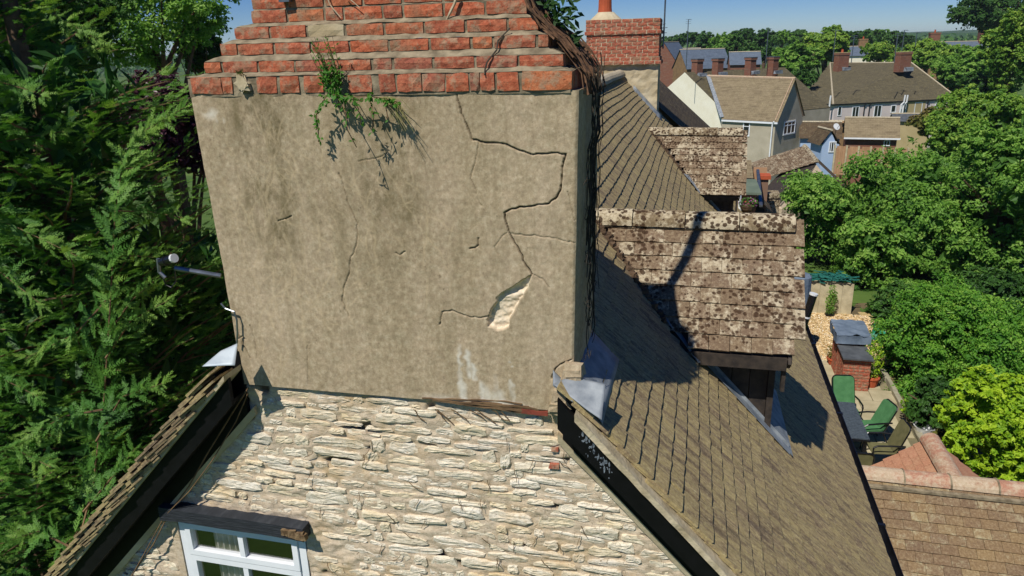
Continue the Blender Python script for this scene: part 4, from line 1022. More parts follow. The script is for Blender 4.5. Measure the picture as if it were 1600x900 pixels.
# dead roots below the render
rt2 = thing('dead_root_strand', 'strands of dead ivy root under the right end of the render', 'root', onY(800, 640, 3.66))
mb = MB()
for k in range(16):
    x = rg.uniform(650, 760); y = 622+(x-650)*.085+rg.uniform(-3, 4); pts = []
    while x < 865-rg.uniform(0, 40): pts.append(onY(x, y, 3.675+rg.uniform(-.012, .0))); x += 14; y += 14*.10+rg.uniform(-1.6, 1.6)
    if len(pts) > 2: mb.tube(pts, rg.uniform(.0025, .006), 4)
for k in range(8):
    x = rg.uniform(640, 800); y = 640; pts = []
    for q in range(5): pts.append(onY(x, y, 3.675)); x += rg.uniform(2, 10); y += rg.uniform(1, 9)
    mb.tube(pts, .003, 4)
mb.build('root', M['twigbrown'], rt2)
mb = MB()
for k in range(8): mb.tube([onY(x, 642+(x-815)*.09+rg.uniform(-3, 4), 3.665) for x in (815, 828, 840, 856)], .005, 4)
mb.build('root', M['redroot'], rt2, label='reddish root strands')
# little twigs and stubs caught in the stonework
mb = MB()
for k in range(34):
    x, y = rg.uniform(480, 950), rg.uniform(665, 880)
    if x > 880+(y-650)*.6: continue
    p = onY(x, y, 3.675); pts = [p]
    a = rg.uniform(-2.2, -.9)
    for q in range(3): a += rg.uniform(-.6, .6); pts.append(pts[-1]+Vector((math.cos(a)*.028, rg.uniform(-.006, .004), math.sin(a)*.028)))
    mb.tube(pts, .0022, 4)
o = mb.build('dead_tendril', M['twigbrown'], None); o['label'] = 'scattered dead vine tendrils clinging to the stone gable'; o['category'] = 'vine remains'; o['kind'] = 'stuff'
# ---- second chimney on the same ridge
C2 = (-2.43, -.88, 17.0, 17.9)
mb = MB(); x0, x1, y0, y1 = C2
mb.patch((x0+.02, y0+.03, -2.0), (x1, y0+.03, -2.0), (x1, y0+.03, -.37), (x0+.02, y0+.03, -.37), 20, 20, .02)
mb.patch((x1, y0+.03, -2.9), (x1, y1, -2.9), (x1, y1, -.37), (x1, y0+.03, -.37), 12, 20, .02)
mb.patch((x0+.02, y1, -2.4), (x0+.02, y0+.03, -2.4), (x0+.02, y0+.03, -.37), (x0+.02, y1, -.37), 12, 20, .02)
mb.box(x0+.05, x1-.03, y0+.06, y1, -3, .5); c2 = mb.build('chimney', M['rend2'], cottage, label='smaller far chimney, red brick over pale mottled render, one clay pot')
z = -.40; k = 0; mt2 = MB(); rg = random.Random(2)
while z < .50:
    h = .068; e = .0 if z < .20 else .035
    if z < -.34: e = .06
    elif z < -.24: e = .03
    if z > .30: e = .012
    xa, xb, yf_ = x0-.05-e, x1-.0+e, y0-e
    mt2.box(xa+.01, xb-.01, yf_+.01, y1, z-.008, z+h+.006)
    x = xa; first = k % 2
    while x < xb-.02:
        L = .105 if first else .215; first = 0; L = min(L, xb-x)
        if xb-x-L < .05: L = xb-x
        brick(c2, M['brick2'], x, x+L-.001, yf_, z, z+h, .08, jit=.005); x += L+.012
    y = yf_+.11
    while y < y1-.1: brick(c2, M['brick2'], y, y+.21, xb+.001, z, z+h, .08, 1, jit=.005); y += .223
    z += .080; k += 1
mt2.build('mortar', M['rend2'], c2)
mb = MB(); mb.lathe(-2.10, 17.4, [(.42, .50), (.36, .56), (.22, .68), (.18, .72)], 14); mb.build('flaunching', M['rend2'], c2)
mb = MB(); mb.lathe(-2.12, 17.4, [(.165, .68), (.15, .8), (.14, 1.1), (.13, 1.45), (.16, 1.5), (.16, 1.56)], 16); mb.build('chimney_pot', M['pot'], c2)
ar = MB(); ar.tube([onY(1036, 76, 17.8), onY(1038, 40, 17.8), onY(1040, -6, 17.8)], .02, 5)
ae = thing('tv_aerial', 'thin aerial mast fixed to the right of the far red brick chimney', 'aerial', onY(1036, 76, 17.8), 'television aerials'); ar.build('mast', M['metal'], ae)
mb = MB()
for (y, hw) in ((44, 5), (52, 4), (60, 5), (38, 2)): mb.tube([onY(1038-hw, y, 17.8), onY(1038+hw, y-1, 17.8)], .01, 4)
mb.build('element', M['metal'], ae)
mb = MB(); mb.tube([onX(1015, 60, -.86), onX(1015, 110, -.85), onX(1016, 150, -.85)], .012, 4); mb.v = [(x, y0-.06, z) for (x, y_, z) in mb.v]
ss = sheet('lead_flashing', (rp(-1.4, 16.8, .02), rp(-.75, 16.75, .02), rp(-.75, 17.0, .12), rp(-1.4, 17.0, .12)), M['lead'], c2)
# ================================================================== GROUND
def tz(x, y):
    if y < 24: return GZ
    t = min(1, (y-24)/40); t = t*t*(3-2*t); return GZ-4.4*t
def ground():
    ys = list(np.linspace(-60, 24, 12))+list(np.linspace(26, 70, 14))+[90, 130, 200, 350, 600, 1000, 1800, 3500]
    xs = [-3000, -1200, -400, -150, -60]+list(np.linspace(-40, 60, 26))+[90, 150, 300, 700, 1500, 3000]
    V = [(x, y, tz(x, y)) for y in ys for x in xs]; n = len(xs); F = []
    for j in range(len(ys)-1):
        for i in range(n-1): q = j*n+i; F.append((q, q+1, q+n+1, q+n))
    me, Mx = np_mesh('ground', V, F, smooth=True); o = link('ground', me, M['grass'], None, Mx, kind='structure'); return o
ground()
pt = MB(); pt.patch((.8, 9.5, GZ+.004), (4.55, 9.5, GZ+.004), (4.55, 17.4, GZ+.004), (.8, 17.4, GZ+.004), 4, 4); patio = pt.build('patio', M['pave_joint'], None, kind='structure')
rg = random.Random(31); SM = []
for (a, b) in ((.6, .6), (.6, .45), (.45, .45), (.9, .6)):
    mb = MB(); mb.box(-a/2+.008, a/2-.008, -b/2+.008, b/2-.008, 0, .022, j=.003); me, _ = mb.mesh('paving_slab', center=False); me.materials.append(M['paving']); SM.append((a, b, me))
y = 9.7
while y < 17.2:
    b = rg.choice([.45, .6]); x = 1.0
    while x < 4.5:
        op = [q for q in SM if q[1] == b and x+q[0] < 4.62]
        if not op: break
        a, _, me = rg.choice(op)
        if x > 1.9 and x+a/2 < 4.6: link('paving_slab', me, None, patio, Matrix.Translation((x+a/2, y+b/2, GZ+.006)) @ Matrix.Rotation(rg.uniform(-.008, .008), 4, 'Y'))
        x += a
    y += b
bd = MB(); bd.patch((4.55, 9.5, GZ+.008), (6.4, 9.5, GZ+.008), (6.4, 22, GZ+.008), (4.55, 22, GZ+.008), 10, 20, .06, 2, 3); bd.build('flower_bed', M['earth'], None, kind='structure')
ESL = ['nearest the extension roof', 'second from the extension roof', 'third from the extension roof, by the white bowl', 'fourth from the extension roof', 'beside the olive chair', 'beside the green chair on the right', 'level with the far green chair', 'nearest the potted shrub', 'in shade under the feathery shrub, nearer', 'in shade under the feathery shrub, farther', 'farthest, beside the barbecue']
for k in range(11):
    mb = MB(); mb.box(-.05, .05, -.30, .30, -.02, .11, j=.012); me, _ = mb.mesh('edging_stone', center=False); me.materials.append(M['kerb'])
    o = link('edging_stone', me, None, None, Matrix.Translation((4.52+rg.uniform(-.01, .01), 10.6+k*.62, GZ)), cat='edging stone', label='weathered patio edging stone, '+ESL[k], group='edging stones along the patio')
# gravel
gb = MB(); gb.patch((1.5, 17.42, GZ+.01), (5.2, 17.42, GZ+.01), (5.2, 21.2, GZ+.01), (1.5, 21.2, GZ+.01), 10, 10, .02, 3, 1); gb.build('gravel_path', simple('gravel_bed', '#a08a5c', '#c4ac7c', 12, .95, .8, 30), None, kind='structure')
acc = Acc(); oct_ = np.array([(1, 0, 0), (-1, 0, 0), (0, 1, 0), (0, -1, 0), (0, 0, 1), (0, 0, -1)])*.5; of = [(0, 2, 4), (2, 1, 4), (1, 3, 4), (3, 0, 4), (2, 0, 5), (1, 2, 5), (3, 1, 5), (0, 3, 5)]
for k in range(9000):
    s_ = rg.uniform(.03, .07); acc.add(oct_*np.array([s_, s_*.8, s_*.6]), of, Matrix.Translation((rg.uniform(2.3, 5.0), rg.uniform(17.45, 20.9), GZ+.022)) @ Matrix.Rotation(rg.uniform(0, 6), 4, 'Z'), rg.random())
tg = NT('gravel_stone'); gm_ = tg.done(tg.ramp(tg.rnd(), [(0, lin('#8a6c40')), (.3, lin('#c4a878')), (.6, lin('#dcc8a0')), (.8, lin('#b08850')), (1, lin('#e4dcc8'))]), .9)
acc.build('gravel', gm_, None, kind='stuff', label='loose golden gravel strewn beyond the patio', cat='gravel')

# ================================================================== REAR EXTENSION (lower right)
ext = thing('rear_extension', 'low tiled rear extension with pink ridge tiles at the lower right', 'building', (4.2, 7.6, GZ))
ZR = -4.62; Ye = onZ(1400, 742, ZR).y; es = .80
dk = MB(); dk.prism([(1.98, Ye, ZR-.06), (9.5, Ye, ZR-.06), (9.5, Ye-2.6, ZR-.06-2.6*es), (1.98, Ye-2.6, ZR-.06-2.6*es)], (0, 0, -.05)); dk.prism([(1.98, Ye, ZR-.06), (9.5, Ye, ZR-.06), (9.5, Ye+.9, ZR-.06-.9*es), (1.98, Ye+.9, ZR-.06-.9*es)], (0, 0, -.05))
er = dk.build('roof', M['darkwood'], ext)
dn2 = Vector((0, -1, -es)).normalized()
lay_tiles('roof_tile', er, M['xtile'], (1.96, Ye, ZR), (1, 0, 0), dn2, 6.6, 3.2, .168, .106, .26, .016, lambda p: p.x > 6.5, 290, 51, start_s=-.02, camber=.002, jit=.003)
lay_tiles('roof_tile', er, M['xtile'], (1.96, Ye, ZR), (1, 0, 0), Vector((0, 1, -es)).normalized(), 6.6, 1.1, .168, .102, .26, .012, lambda p: p.x > 6.5, 0, 52)
ridge_tiles('ridge_tile', er, M['ridge_pink'], (1.97, Ye, ZR), (8.0, Ye, ZR), .115, .46, lift=-.055, joint=M['mortar'], ang=.9)
mb = MB(); mb.bar((1.97, Ye-.16, ZR-.075), (8.0, Ye-.16, ZR-.075), .05, .03); mb.build('ridge_bedding', M['mortar'], er)
ws = MB(); ws.box(2.0, 9.4, Ye-2.4, Ye-2.25, GZ, ZR-2.4*es-.1); ws.box(2.0, 9.4, Ye+.7, Ye+.8, GZ, ZR-.8*es-.1); ws.box(9.3, 9.4, Ye-2.25, Ye+.7, GZ, ZR-1.0); ws.build('extension_wall', M['rend2'], ext)
# cross wing with its own ridge
p_far = onZ(1457, 686, ZR+.0); xc = p_far.x-.02; yf_ = p_far.y
dk = MB()
for s in (-1, 1): dk.prism([(xc, Ye-.1, ZR-.05), (xc, yf_-.03, ZR-.05), (xc+s*1.3, yf_-.03, ZR-.05-1.3*es), (xc+s*1.3, Ye-.1, ZR-.05-1.3*es)], (0, 0, -.04))
cw = dk.build('cross_wing_roof', M['darkwood'], ext)
for s in (-1, 1):
    lay_tiles('roof_tile', cw, M['ptile'], (xc, Ye+.02, ZR), (0, 1, 0), Vector((s, 0, -es)).normalized(), yf_-Ye-.06, 1.7, .168, .102, .26, .012, lambda p: p.z < ZR-es*(p.y-Ye)-.03, 60, 53+s, camber=.002)
ridge_tiles('ridge_tile', cw, M['ridge_pink'], (xc, Ye-.0, ZR+.01), (xc, yf_+.02, ZR+.01), .115, .46, lift=-.055, ang=.9)
mb = MB(); mb.prism([(xc-1.2, yf_-.08, ZR-1.2*es-.1), (xc+1.2, yf_-.08, ZR-1.2*es-.1), (xc, yf_-.08, ZR-.1)], (0, .04, 0)); mb.box(xc-1.2, xc+1.2, yf_-.10, yf_-.06, GZ, ZR-1.2*es-.1); mb.build('end_wall', M['rend2'], cw)

# ================================================================== PATIO FURNITURE
def at0(o, x, y, rz): return Matrix.Translation((x, y, GZ+.03)) @ Matrix.Rotation(rz, 4, 'Z')
tb = thing('garden_table', 'dark woven rectangular garden table on the patio, half hidden by the eaves', 'table', (2.85, 13.05, GZ+.03))
mb = MB()
for k in range(24): mb.box(2.42, 3.24, 12.34+k*.0585, 12.34+k*.0585+.050, GZ+.735, GZ+.757)
mb.build('tabletop', M['table'], tb, kind='stuff')
mb = MB(); mb.box(2.41, 3.25, 12.32, 13.76, GZ+.70, GZ+.733); mb.build('table_frame', M['black'], tb)
for (x, y) in ((2.48, 12.38), (3.18, 12.38), (2.48, 13.70), (3.18, 13.70)):
    mb = MB(); mb.box(x-.03, x+.03, y-.03, y+.03, GZ+.03, GZ+.70); mb.build('leg', M['black'], tb)
def chair(lab, x, y, rz, fab, recl=.28, hb=.72, cushion=False):
    c = thing('garden_chair', lab, 'chair', (x, y, GZ+.03), 'garden chairs round the patio table'); A = Matrix.Translation((x, y, GZ+.03)) @ Matrix.Rotation(rz, 4, 'Z') @ Matrix.Scale(.80, 4)
    T = lambda p: A @ Vector(p)          # chair faces +Y locally
    def rounded(cx, w, h, n=6, r=.09):
        pts = []
        for (sx, sy, a0) in ((1, 1, 0), (-1, 1, math.pi/2)):
            for q in range(n+1): a = a0+math.pi/2*q/n; pts.append((sx*(w/2-r)+math.cos(a)*r, h-r+math.sin(a)*r))
        return [(w/2, 0)]+pts+[(-w/2, 0)]
    th = .05 if cushion else .018
    mb = MB(); mb.prism([T((a, b, .42)) for a, b in ((-.24, -.22), (.24, -.22), (.25, .26), (-.25, .26))], A.to_3x3() @ Vector((0, 0, th))); mb.build('seat', fab, c)
    mb = MB(); mb.prism([T((px_, -.23-h*recl, .44+h)) for px_, h in rounded(0, .50, hb)], A.to_3x3() @ Vector((0, th, th*recl))); mb.build('backrest', fab, c)
    outline = rounded(0, .53, hb+.02, 5, .11)
    mb = MB(); mb.tube([T((px_, -.235-h*recl, .43+h)) for px_, h in outline], .014, 5); mb.build('back_frame', M['black'], c)
    for s in (-1, 1):
        mb = MB(); mb.tube([T((s*.27, -.30-.1, .64)), T((s*.30, -.1, .66)), T((s*.30, .2, .65)), T((s*.29, .27, .60))], .017, 6); mb.build('armrest', M['black'], c)
        mb = MB(); mb.tube([T((s*.29, .27, .60)), T((s*.27, .26, .4)), T((s*.28, .30, 0))], .014, 5); mb.build('leg', M['black'], c)
        mb = MB(); mb.tube([T((s*.27, -.2, .42)), T((s*.27, -.30, .2)), T((s*.27, -.42, 0))], .014, 5); mb.build('leg', M['black'], c)
    return c
chair('green cushioned chair with tall back at the far end of the patio table', 3.22, 14.2, math.pi+.12, M['greenfab'], .45, .66, True)
chair('green cushioned chair on the right side of the patio table, seat in view', 3.50, 13.55, math.pi/2+.30, M['greenfab'], .45, .58, True)
chair('olive mesh chair on the right side of the patio table, nearest the planted bed', 3.55, 12.75, math.pi/2+.12, M['olivefab'], .35, .64)
chair('olive mesh chair at the near end of the patio table, back towards the roof', 2.98, 12.0, 0.05, M['olivefab'], .12, .50)
# brick barbecue with slate and sheet
bq = thing('brick_barbecue', 'brick barbecue with a slate shelf and a taller rear block under a blue-grey sheet', 'barbecue', (3.68, 16.2, GZ))
def brick_box(parent, x0, x1, y0, y1, z0, z1, mat, front=True, left=True):
    core = MB(); core.box(x0+.01, x1-.01, y0+.01, y1-.01, z0, z1); core.build('mortar', M['mortar'], parent); z = z0; k = 0
    while z < z1-.03:
        h = min(.065, z1-z)
        if front:
            x = x0; f = k % 2
            while x < x1-.02:
                L = .105 if f else .215; f = 0; L = min(L, x1-x); brick(parent, M['brick2'], x, x+L, y0, z+.005, z+h+.0, .06, jit=.003); x += L+.01
        if left:
            y = y0+.11
            while y < y1-.05: brick(parent, M['brick2'], y, min(y+.215, y1), x0, z+.005, z+h, .06, -1, jit=.003); y += .225
        z += .075; k += 1
brick_box(bq, 3.42, 3.98, 15.86, 16.52, GZ+.02, GZ+.78, M['brick'])
mb = MB(); mb.box(3.38, 4.0, 15.76, 16.56, GZ+.782, GZ+.82, j=.004); mb.build('slate_shelf', M['slate'], bq)
brick_box(bq, 3.42, 4.0, 16.6, 17.3, GZ+.02, GZ+1.02, M['brick'])
mb = MB(); mb.patch((3.34, 16.5, GZ+1.07), (4.06, 16.5, GZ+1.09), (4.06, 17.4, GZ+1.12), (3.34, 17.4, GZ+1.10), 14, 14, .06, 6, 3); mb.patch((3.34, 16.5, GZ+.86), (4.06, 16.5, GZ+.88), (4.06, 16.5, GZ+1.09), (3.34, 16.5, GZ+1.07), 14, 3, .04, 6, 3); mb.patch((3.34, 17.4, GZ+.88), (3.34, 16.5, GZ+.86), (3.34, 16.5, GZ+1.07), (3.34, 17.4, GZ+1.10), 14, 3, .04, 6, 3)
mb.build('cover_sheet', M['cover'], bq, smooth=True)
# pale panel, net, pots, bag
pn = thing('timber_panel', 'pale panel standing at the far end of the gravel, teal net draped on top', 'panel', (3.8, 20.9, GZ))
for k in range(5):
    x0 = 3.05+k*.30; mb = MB(); mb.box(x0, x0+.29, 20.9-.0+.02*k, 20.93+.02*k, GZ, GZ+1.0-.02*k, j=.004); mb.build('board', M['panel'], pn)
mb = MB(); rg = random.Random(8)
for k in range(90):
    c_ = Vector((rg.uniform(3.1, 4.4), rg.uniform(20.85, 21.3), GZ+.98+rg.uniform(0, .14))); pts = [c_]
    for q in range(4): pts.append(pts[-1]+Vector((rg.uniform(-.2, .2), rg.uniform(-.06, .06), rg.uniform(-.05, .05))))
    mb.tube(pts, .018, 4)
nt_ = mb.build('garden_net', M['teal'], None); nt_['label'] = 'crumpled teal garden netting heaped over the pale panel'; nt_['category'] = 'netting'
mb = MB(); c_ = onZ(1372, 512, GZ+.3); mb.patch((c_.x-.2, c_.y-.2, GZ+.0), (c_.x+.2, c_.y-.2, GZ), (c_.x+.15, c_.y-.05, GZ+.42), (c_.x-.12, c_.y-.05, GZ+.45), 8, 8, .12, 5, 2); mb.patch((c_.x-.12, c_.y-.05, GZ+.45), (c_.x+.15, c_.y-.05, GZ+.42), (c_.x+.2, c_.y+.25, GZ+.2), (c_.x-.2, c_.y+.25, GZ+.2), 8, 8, .08, 5, 2)
o = mb.build('garden_bag', M['green_sheet'], None, smooth=True); o['label'] = 'bright green plastic bag behind the sheeted barbecue'; o['category'] = 'bag'
def leaves_np(P_, N_, L, W, rng, bend=.25):
    """P_ positions (n,3), N_ outward normals; returns V,F arrays of two-triangle leaves"""
    n = len(P_); r = rng.normal(size=(n, 3)); N = N_+.75*r; N /= np.linalg.norm(N, axis=1)[:, None]+1e-9
    t = rng.normal(size=(n, 3)); t -= (t*N).sum(1)[:, None]*N; t /= np.linalg.norm(t, axis=1)[:, None]+1e-9; b = np.cross(N, t)
    l = L*rng.uniform(.6, 1.3, n)[:, None]; w_ = W*rng.uniform(.7, 1.2, n)[:, None]
    A = P_-t*l/2; C = P_+t*l/2; B = P_+b*w_/2+N*w_*bend; Dd = P_-b*w_/2+N*w_*bend
    V = np.stack([A, B, C, Dd], 1).reshape(-1, 3); i = np.arange(n)*4
    F = np.concatenate([np.stack([i, i+1, i+2], 1), np.stack([i, i+2, i+3], 1)]); return V, F
def pot_plant(x, y, lab, r=.13, h=.24, hh=.25, mat='leaf_olive', potm='pot', n=260):
    t = thing('potted_plant', lab, 'potted plant', (x, y, GZ)); mb = MB(); mb.lathe(x, y, [(r*.75, GZ+.02), (r, GZ+h), (r*1.1, GZ+h), (r*1.1, GZ+h+.03), (r*.9, GZ+h+.03)], 12); mb.build('plant_pot', M[potm], t)
    rng = np.random.default_rng(int(x*100)); d = rng.normal(size=(n, 3)); d /= np.linalg.norm(d, axis=1)[:, None]; P_ = d*np.array([r*1.3, r*1.3, hh])*rng.uniform(.5, 1, n)[:, None]+np.array([x, y, GZ+h+hh*.8])
    V, F = leaves_np(P_, d, .07, .035, rng); me, Mx = np_mesh('plant_leaves', V, F, rnd=np.repeat(rng.random(n), 4)); link('plant_leaves', me, M[mat], t, Mx)
    return t
p = onZ(1303, 570, GZ); pot_plant(p.x, p.y, 'small red-tipped bushy plant in a pot at the edge of the gravel', .17, .16, .2, 'leaf_olive', 'pot')
p = onZ(1359, 604, GZ); pot_plant(p.x+.0, p.y, 'tall yellowish shrub in a terracotta pot against the brick barbecue', .17, .22, .5, 'leaf_yellow', 'pot', 500)
p = onZ(1296, 494, GZ); pot_plant(p.x, p.y, 'dark green leafy plant in front of the pale panel', .12, .05, .5, 'leaf_mid', 'black', 420)
p = onZ(1428, 674, GZ); mb = MB(); mb.lathe(p.x+.15, p.y-.1, [(.13, GZ), (.2, GZ+.18), (.21, GZ+.2), (.18, GZ+.19), (.12, GZ+.04)], 14); o = mb.build('white_bowl', M['whitepl'], None); o['label'] = 'white bowl lying in the bed beside the patio edging'; o['category'] = 'bowl'

# ================================================================== VEGETATION
def ico(sub=2):
    import bmesh
    bm = bmesh.new(); bmesh.ops.create_icosphere(bm, subdivisions=sub, radius=1); V = np.array([v.co[:] for v in bm.verts]); F = np.array([[v.index for v in f.verts] for f in bm.faces]); bm.free(); return V, F
ICV, ICF = ico(2)
def crown_mesh(name, C, R, rng, nleaf, leaf, lobes=14, lobe_r=.42, spread=.62, flat=1.0, core=.5, clus=22, ls=.07, zmin=None):
    """lobed crown: leaf clusters on the shells of many lobes, plus a dense inner mass"""
    C = np.array(C, float); R = np.array(R, float); LB = []
    for k in range(lobes):
        d = rng.normal(size=3); d /= np.linalg.norm(d); d[2] = d[2]*.9+.1; LB.append((C+d*R*spread*rng.uniform(.8, 1.15), R*lobe_r*rng.uniform(.7, 1.25)))
    LB.append((C, R*.62))
    wts = np.array([l[1][0]*l[1][2] for l in LB]); wts /= wts.sum(); Vs = []; Fs = []; Rn = []; no = 0
    for (c, r), w_ in zip(LB, wts):
        nc = max(3, int(nleaf*w_/clus)); d = rng.normal(size=(nc, 3)); d /= np.linalg.norm(d, axis=1)[:, None]
        d[:, 2] = np.where(d[:, 2] < -.35, -d[:, 2], d[:, 2]); lump = 1+.16*np.sin(d[:, 0]*7+c[0])*np.sin(d[:, 2]*6+c[2])
        cc = c+d*r*(rng.uniform(.78, 1.12, nc)*lump)[:, None]
        P_ = np.repeat(cc, clus, 0)+rng.normal(size=(nc*clus, 3))*r.mean()*ls*np.array([1.3, 1.3, .8]); N_ = np.repeat(d, clus, 0)+np.array([-.15, -.35, .55])
        V, F = leaves_np(P_, N_, leaf, leaf*.62, rng); Vs.append(V); Fs.append(F+no); no += len(V)
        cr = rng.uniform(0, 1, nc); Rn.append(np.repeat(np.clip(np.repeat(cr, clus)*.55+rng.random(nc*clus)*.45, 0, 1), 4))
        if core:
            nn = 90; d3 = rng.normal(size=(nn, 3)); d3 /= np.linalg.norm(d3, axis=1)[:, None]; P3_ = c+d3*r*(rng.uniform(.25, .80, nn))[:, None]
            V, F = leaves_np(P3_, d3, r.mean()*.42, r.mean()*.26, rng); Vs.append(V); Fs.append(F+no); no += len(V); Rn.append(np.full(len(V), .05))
    V = np.concatenate(Vs); 
    if zmin is not None: V[:, 2] = np.maximum(V[:, 2], zmin)
    return np_mesh(name, V, np.concatenate(Fs), rnd=np.concatenate(Rn))
def plant(name, lab, cat, C, R, mat, nleaf, leaf, seed, group=None, trunk=True, gz=None, **kw):
    rng = np.random.default_rng(seed); C = Vector(C); gz = tz(C.x, C.y) if gz is None else gz
    t = thing(name, lab, cat, (C.x, C.y, gz), group)
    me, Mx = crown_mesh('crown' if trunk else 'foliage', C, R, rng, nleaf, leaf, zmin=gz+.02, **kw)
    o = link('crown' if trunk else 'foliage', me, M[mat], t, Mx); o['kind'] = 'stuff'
    if trunk:
        mb = MB(); tr = max(.08, R[0]*.09); top_ = Vector((C.x, C.y, C.z))
        mb.tube([(C.x, C.y, gz-.1), (C.x+.1, C.y, gz+(C.z-gz)*.5), top_], [tr*1.3, tr, tr*.5], 7)
        rr = random.Random(seed)
        for k in range(6):
            a = rr.uniform(0, 6.28); b = Vector((C.x+math.cos(a)*R[0]*.7, C.y+math.sin(a)*R[1]*.7, C.z+R[2]*rr.uniform(0, .6))); s0 = Vector((C.x+.1, C.y, gz+(C.z-gz)*rr.uniform(.45, .9)))
            mb.tube([s0, s0.lerp(b, .5)+Vector((0, 0, .1*R[2])), b], [tr*.5, tr*.3, tr*.1], 5)
        mb.build('trunk', M['bark'], t)
    return t
def vpx(name, lab, cat, px_, py_, d, rx, ry, mat, nleaf, leaf, seed, ryd=None, **kw):
    C = atd(px_, py_, d); k = d/FPX; return plant(name, lab, cat, C, (rx*k, (ryd or rx)*k, ry*k), mat, nleaf, leaf, seed, **kw)
# shrubs and trees right of the cottage
vpx('broad_shrub', 'big rounded bright green shrub behind the near dormer and the gravel', 'shrub', 1345, 374, 25, 130, 108, 'leaf_mid', 46000, .135, 1, lobes=40, lobe_r=.26, spread=.84, ls=.10, trunk=True)
vpx('hazel_tree', 'tall green tree with dark gaps at the right edge, beyond the feathery shrub', 'tree', 1560, 330, 23, 135, 165, 'leaf_mid', 36000, .13, 2, lobes=26, lobe_r=.30, spread=.78, core=.5)
vpx('garden_tree', 'darker green tree between the big rounded shrub and the tree at the right edge', 'tree', 1455, 335, 27, 95, 110, 'leaf_mid', 20000, .14, 3, lobes=16)
vpx('spreading_shrub', 'dense feathery green shrub overhanging the barbecue', 'shrub', 1490, 582, 16.5, 125, 125, 'leaf_bright', 52000, .075, 4, lobes=38, lobe_r=.27, spread=.82, ls=.10)
vpx('yellow_shrub', 'yellow-green large-leaved shrub at the lower right above the extension roof', 'shrub', 1580, 680, 12.2, 96, 92, 'leaf_yellow', 20000, .095, 5, lobes=34, lobe_r=.26, spread=.88, core=.35)
vpx('bay_shrub', 'glossy dark green shrub in the bed between the patio and the yellow-green shrub', 'shrub', 1455, 640, 14.3, 52, 48, 'leaf_dark', 5000, .12, 6, lobes=10)
vpx('low_bed_plant', 'low pale tufted plant in the bed at the patio edge', 'plant', 1420, 640, 14.6, 18, 14, 'leaf_yellow', 1200, .05, 7, lobes=5, trunk=False)
vpx('low_bed_plant', 'low dark plant in the bed by the white bowl', 'plant', 1462, 690, 13.2, 22, 22, 'leaf_olive', 1500, .06, 8, lobes=5, trunk=False)
vpx('background_shrub', 'mixed green shrub filling the gap behind the pale panel', 'shrub', 1330, 470, 23.5, 60, 40, 'leaf_dark', 7000, .12, 9, lobes=8)
vpx('background_shrub', 'dark shrub in shade behind the barbecue', 'shrub', 1400, 500, 20.5, 45, 60, 'leaf_dark', 7000, .1, 10, lobes=8)
vpx('purple_leaved_bush', 'brownish-purple bush in front of the long tiled house', 'bush', 1462, 195, 47, 38, 26, 'leaf_olive', 9000, .2, 11, lobes=12)
vpx('lime_tree', 'light yellow-green bushy tree right of the brownish bush', 'tree', 1530, 215, 38, 85, 62, 'leaf_ash', 24000, .2, 12, lobes=18)
vpx('ash_tree', 'tall slender light green tree at the upper right, in front of the dark oak', 'tree', 1572, 88, 62, 36, 80, 'leaf_ash', 16000, .3, 13, lobes=20, lobe_r=.3, spread=.8, core=.5)
vpx('oak_tree', 'huge dark oak rising above the horizon in the top right corner', 'tree', 1570, 30, 105, 90, 52, 'leaf_dark', 26000, .5, 14, lobes=24, lobe_r=.3, spread=.8)
vpx('green_tree', 'rounded mid-green tree right of the long tiled house roof', 'tree', 1500, 120, 85, 48, 46, 'leaf_mid', 14000, .36, 15, lobes=16)
vpx('green_tree', 'bright green tree directly behind the right chimney of the long tiled house', 'tree', 1448, 92, 100, 50, 26, 'leaf_ash', 13000, .42, 16, lobes=16)
vpx('dark_hedge_tree', 'dark green tree at the right end of the long tiled house', 'tree', 1540, 150, 66, 44, 36, 'leaf_dark', 12000, .28, 17, lobes=14)
vpx('bright_tree', 'bright yellow-green tree between the two chimneys of the long tiled house', 'tree', 1375, 85, 112, 28, 17, 'leaf_ash', 7000, .42, 18, lobes=10)
vpx('beech_tree', 'large green tree with a tall crown left of the long tiled house', 'tree', 1292, 75, 98, 42, 36, 'leaf_ash', 15000, .42, 19, lobes=20, lobe_r=.34)
vpx('beech_tree', 'lower spreading green tree between the white-gabled house and the long tiled house', 'tree', 1245, 98, 90, 40, 32, 'leaf_mid', 14000, .38, 20, lobes=18, lobe_r=.34)
rg = random.Random(77)
tl = [(905, 74, 260, 16, 8), (918, 92, 120, 16, 20), (1050, 66, 190, 24, 12), (1075, 62, 170, 20, 12), (1102, 68, 150, 22, 17), (1130, 70, 140, 24, 20), (1155, 78, 120, 22, 22), (1163, 58, 170, 24, 12), (1195, 66, 150, 26, 22), (1222, 62, 160, 20, 18), (1250, 58, 190, 22, 11), (1325, 66, 150, 24, 20), (1350, 62, 170, 22, 16), (1373, 60, 180, 20, 14), (1400, 62, 170, 18, 16), (1418, 66, 190, 14, 10), (1180, 88, 115, 30, 18)]
place_ = ['at the far left, between the two chimneys', 'low down between the two chimneys', 'first right of the far red brick chimney', 'second right of the far red brick chimney', 'behind the slate-roofed brick gable', 'above the second stack of the white-gabled house', 'just above the middle stacks of the white-gabled house', 'tall one behind the middle stacks', 'above the third stack of the white-gabled house', 'right of the slender mast', 'behind the lower spreading tree', 'behind the left chimney of the long tiled house', 'between the chimneys of the long tiled house, left', 'between the chimneys of the long tiled house, middle', 'just left of the aerials on the right chimney', 'right of the aerials on the right chimney', 'lowest, touching the ridge of the white-gabled house']
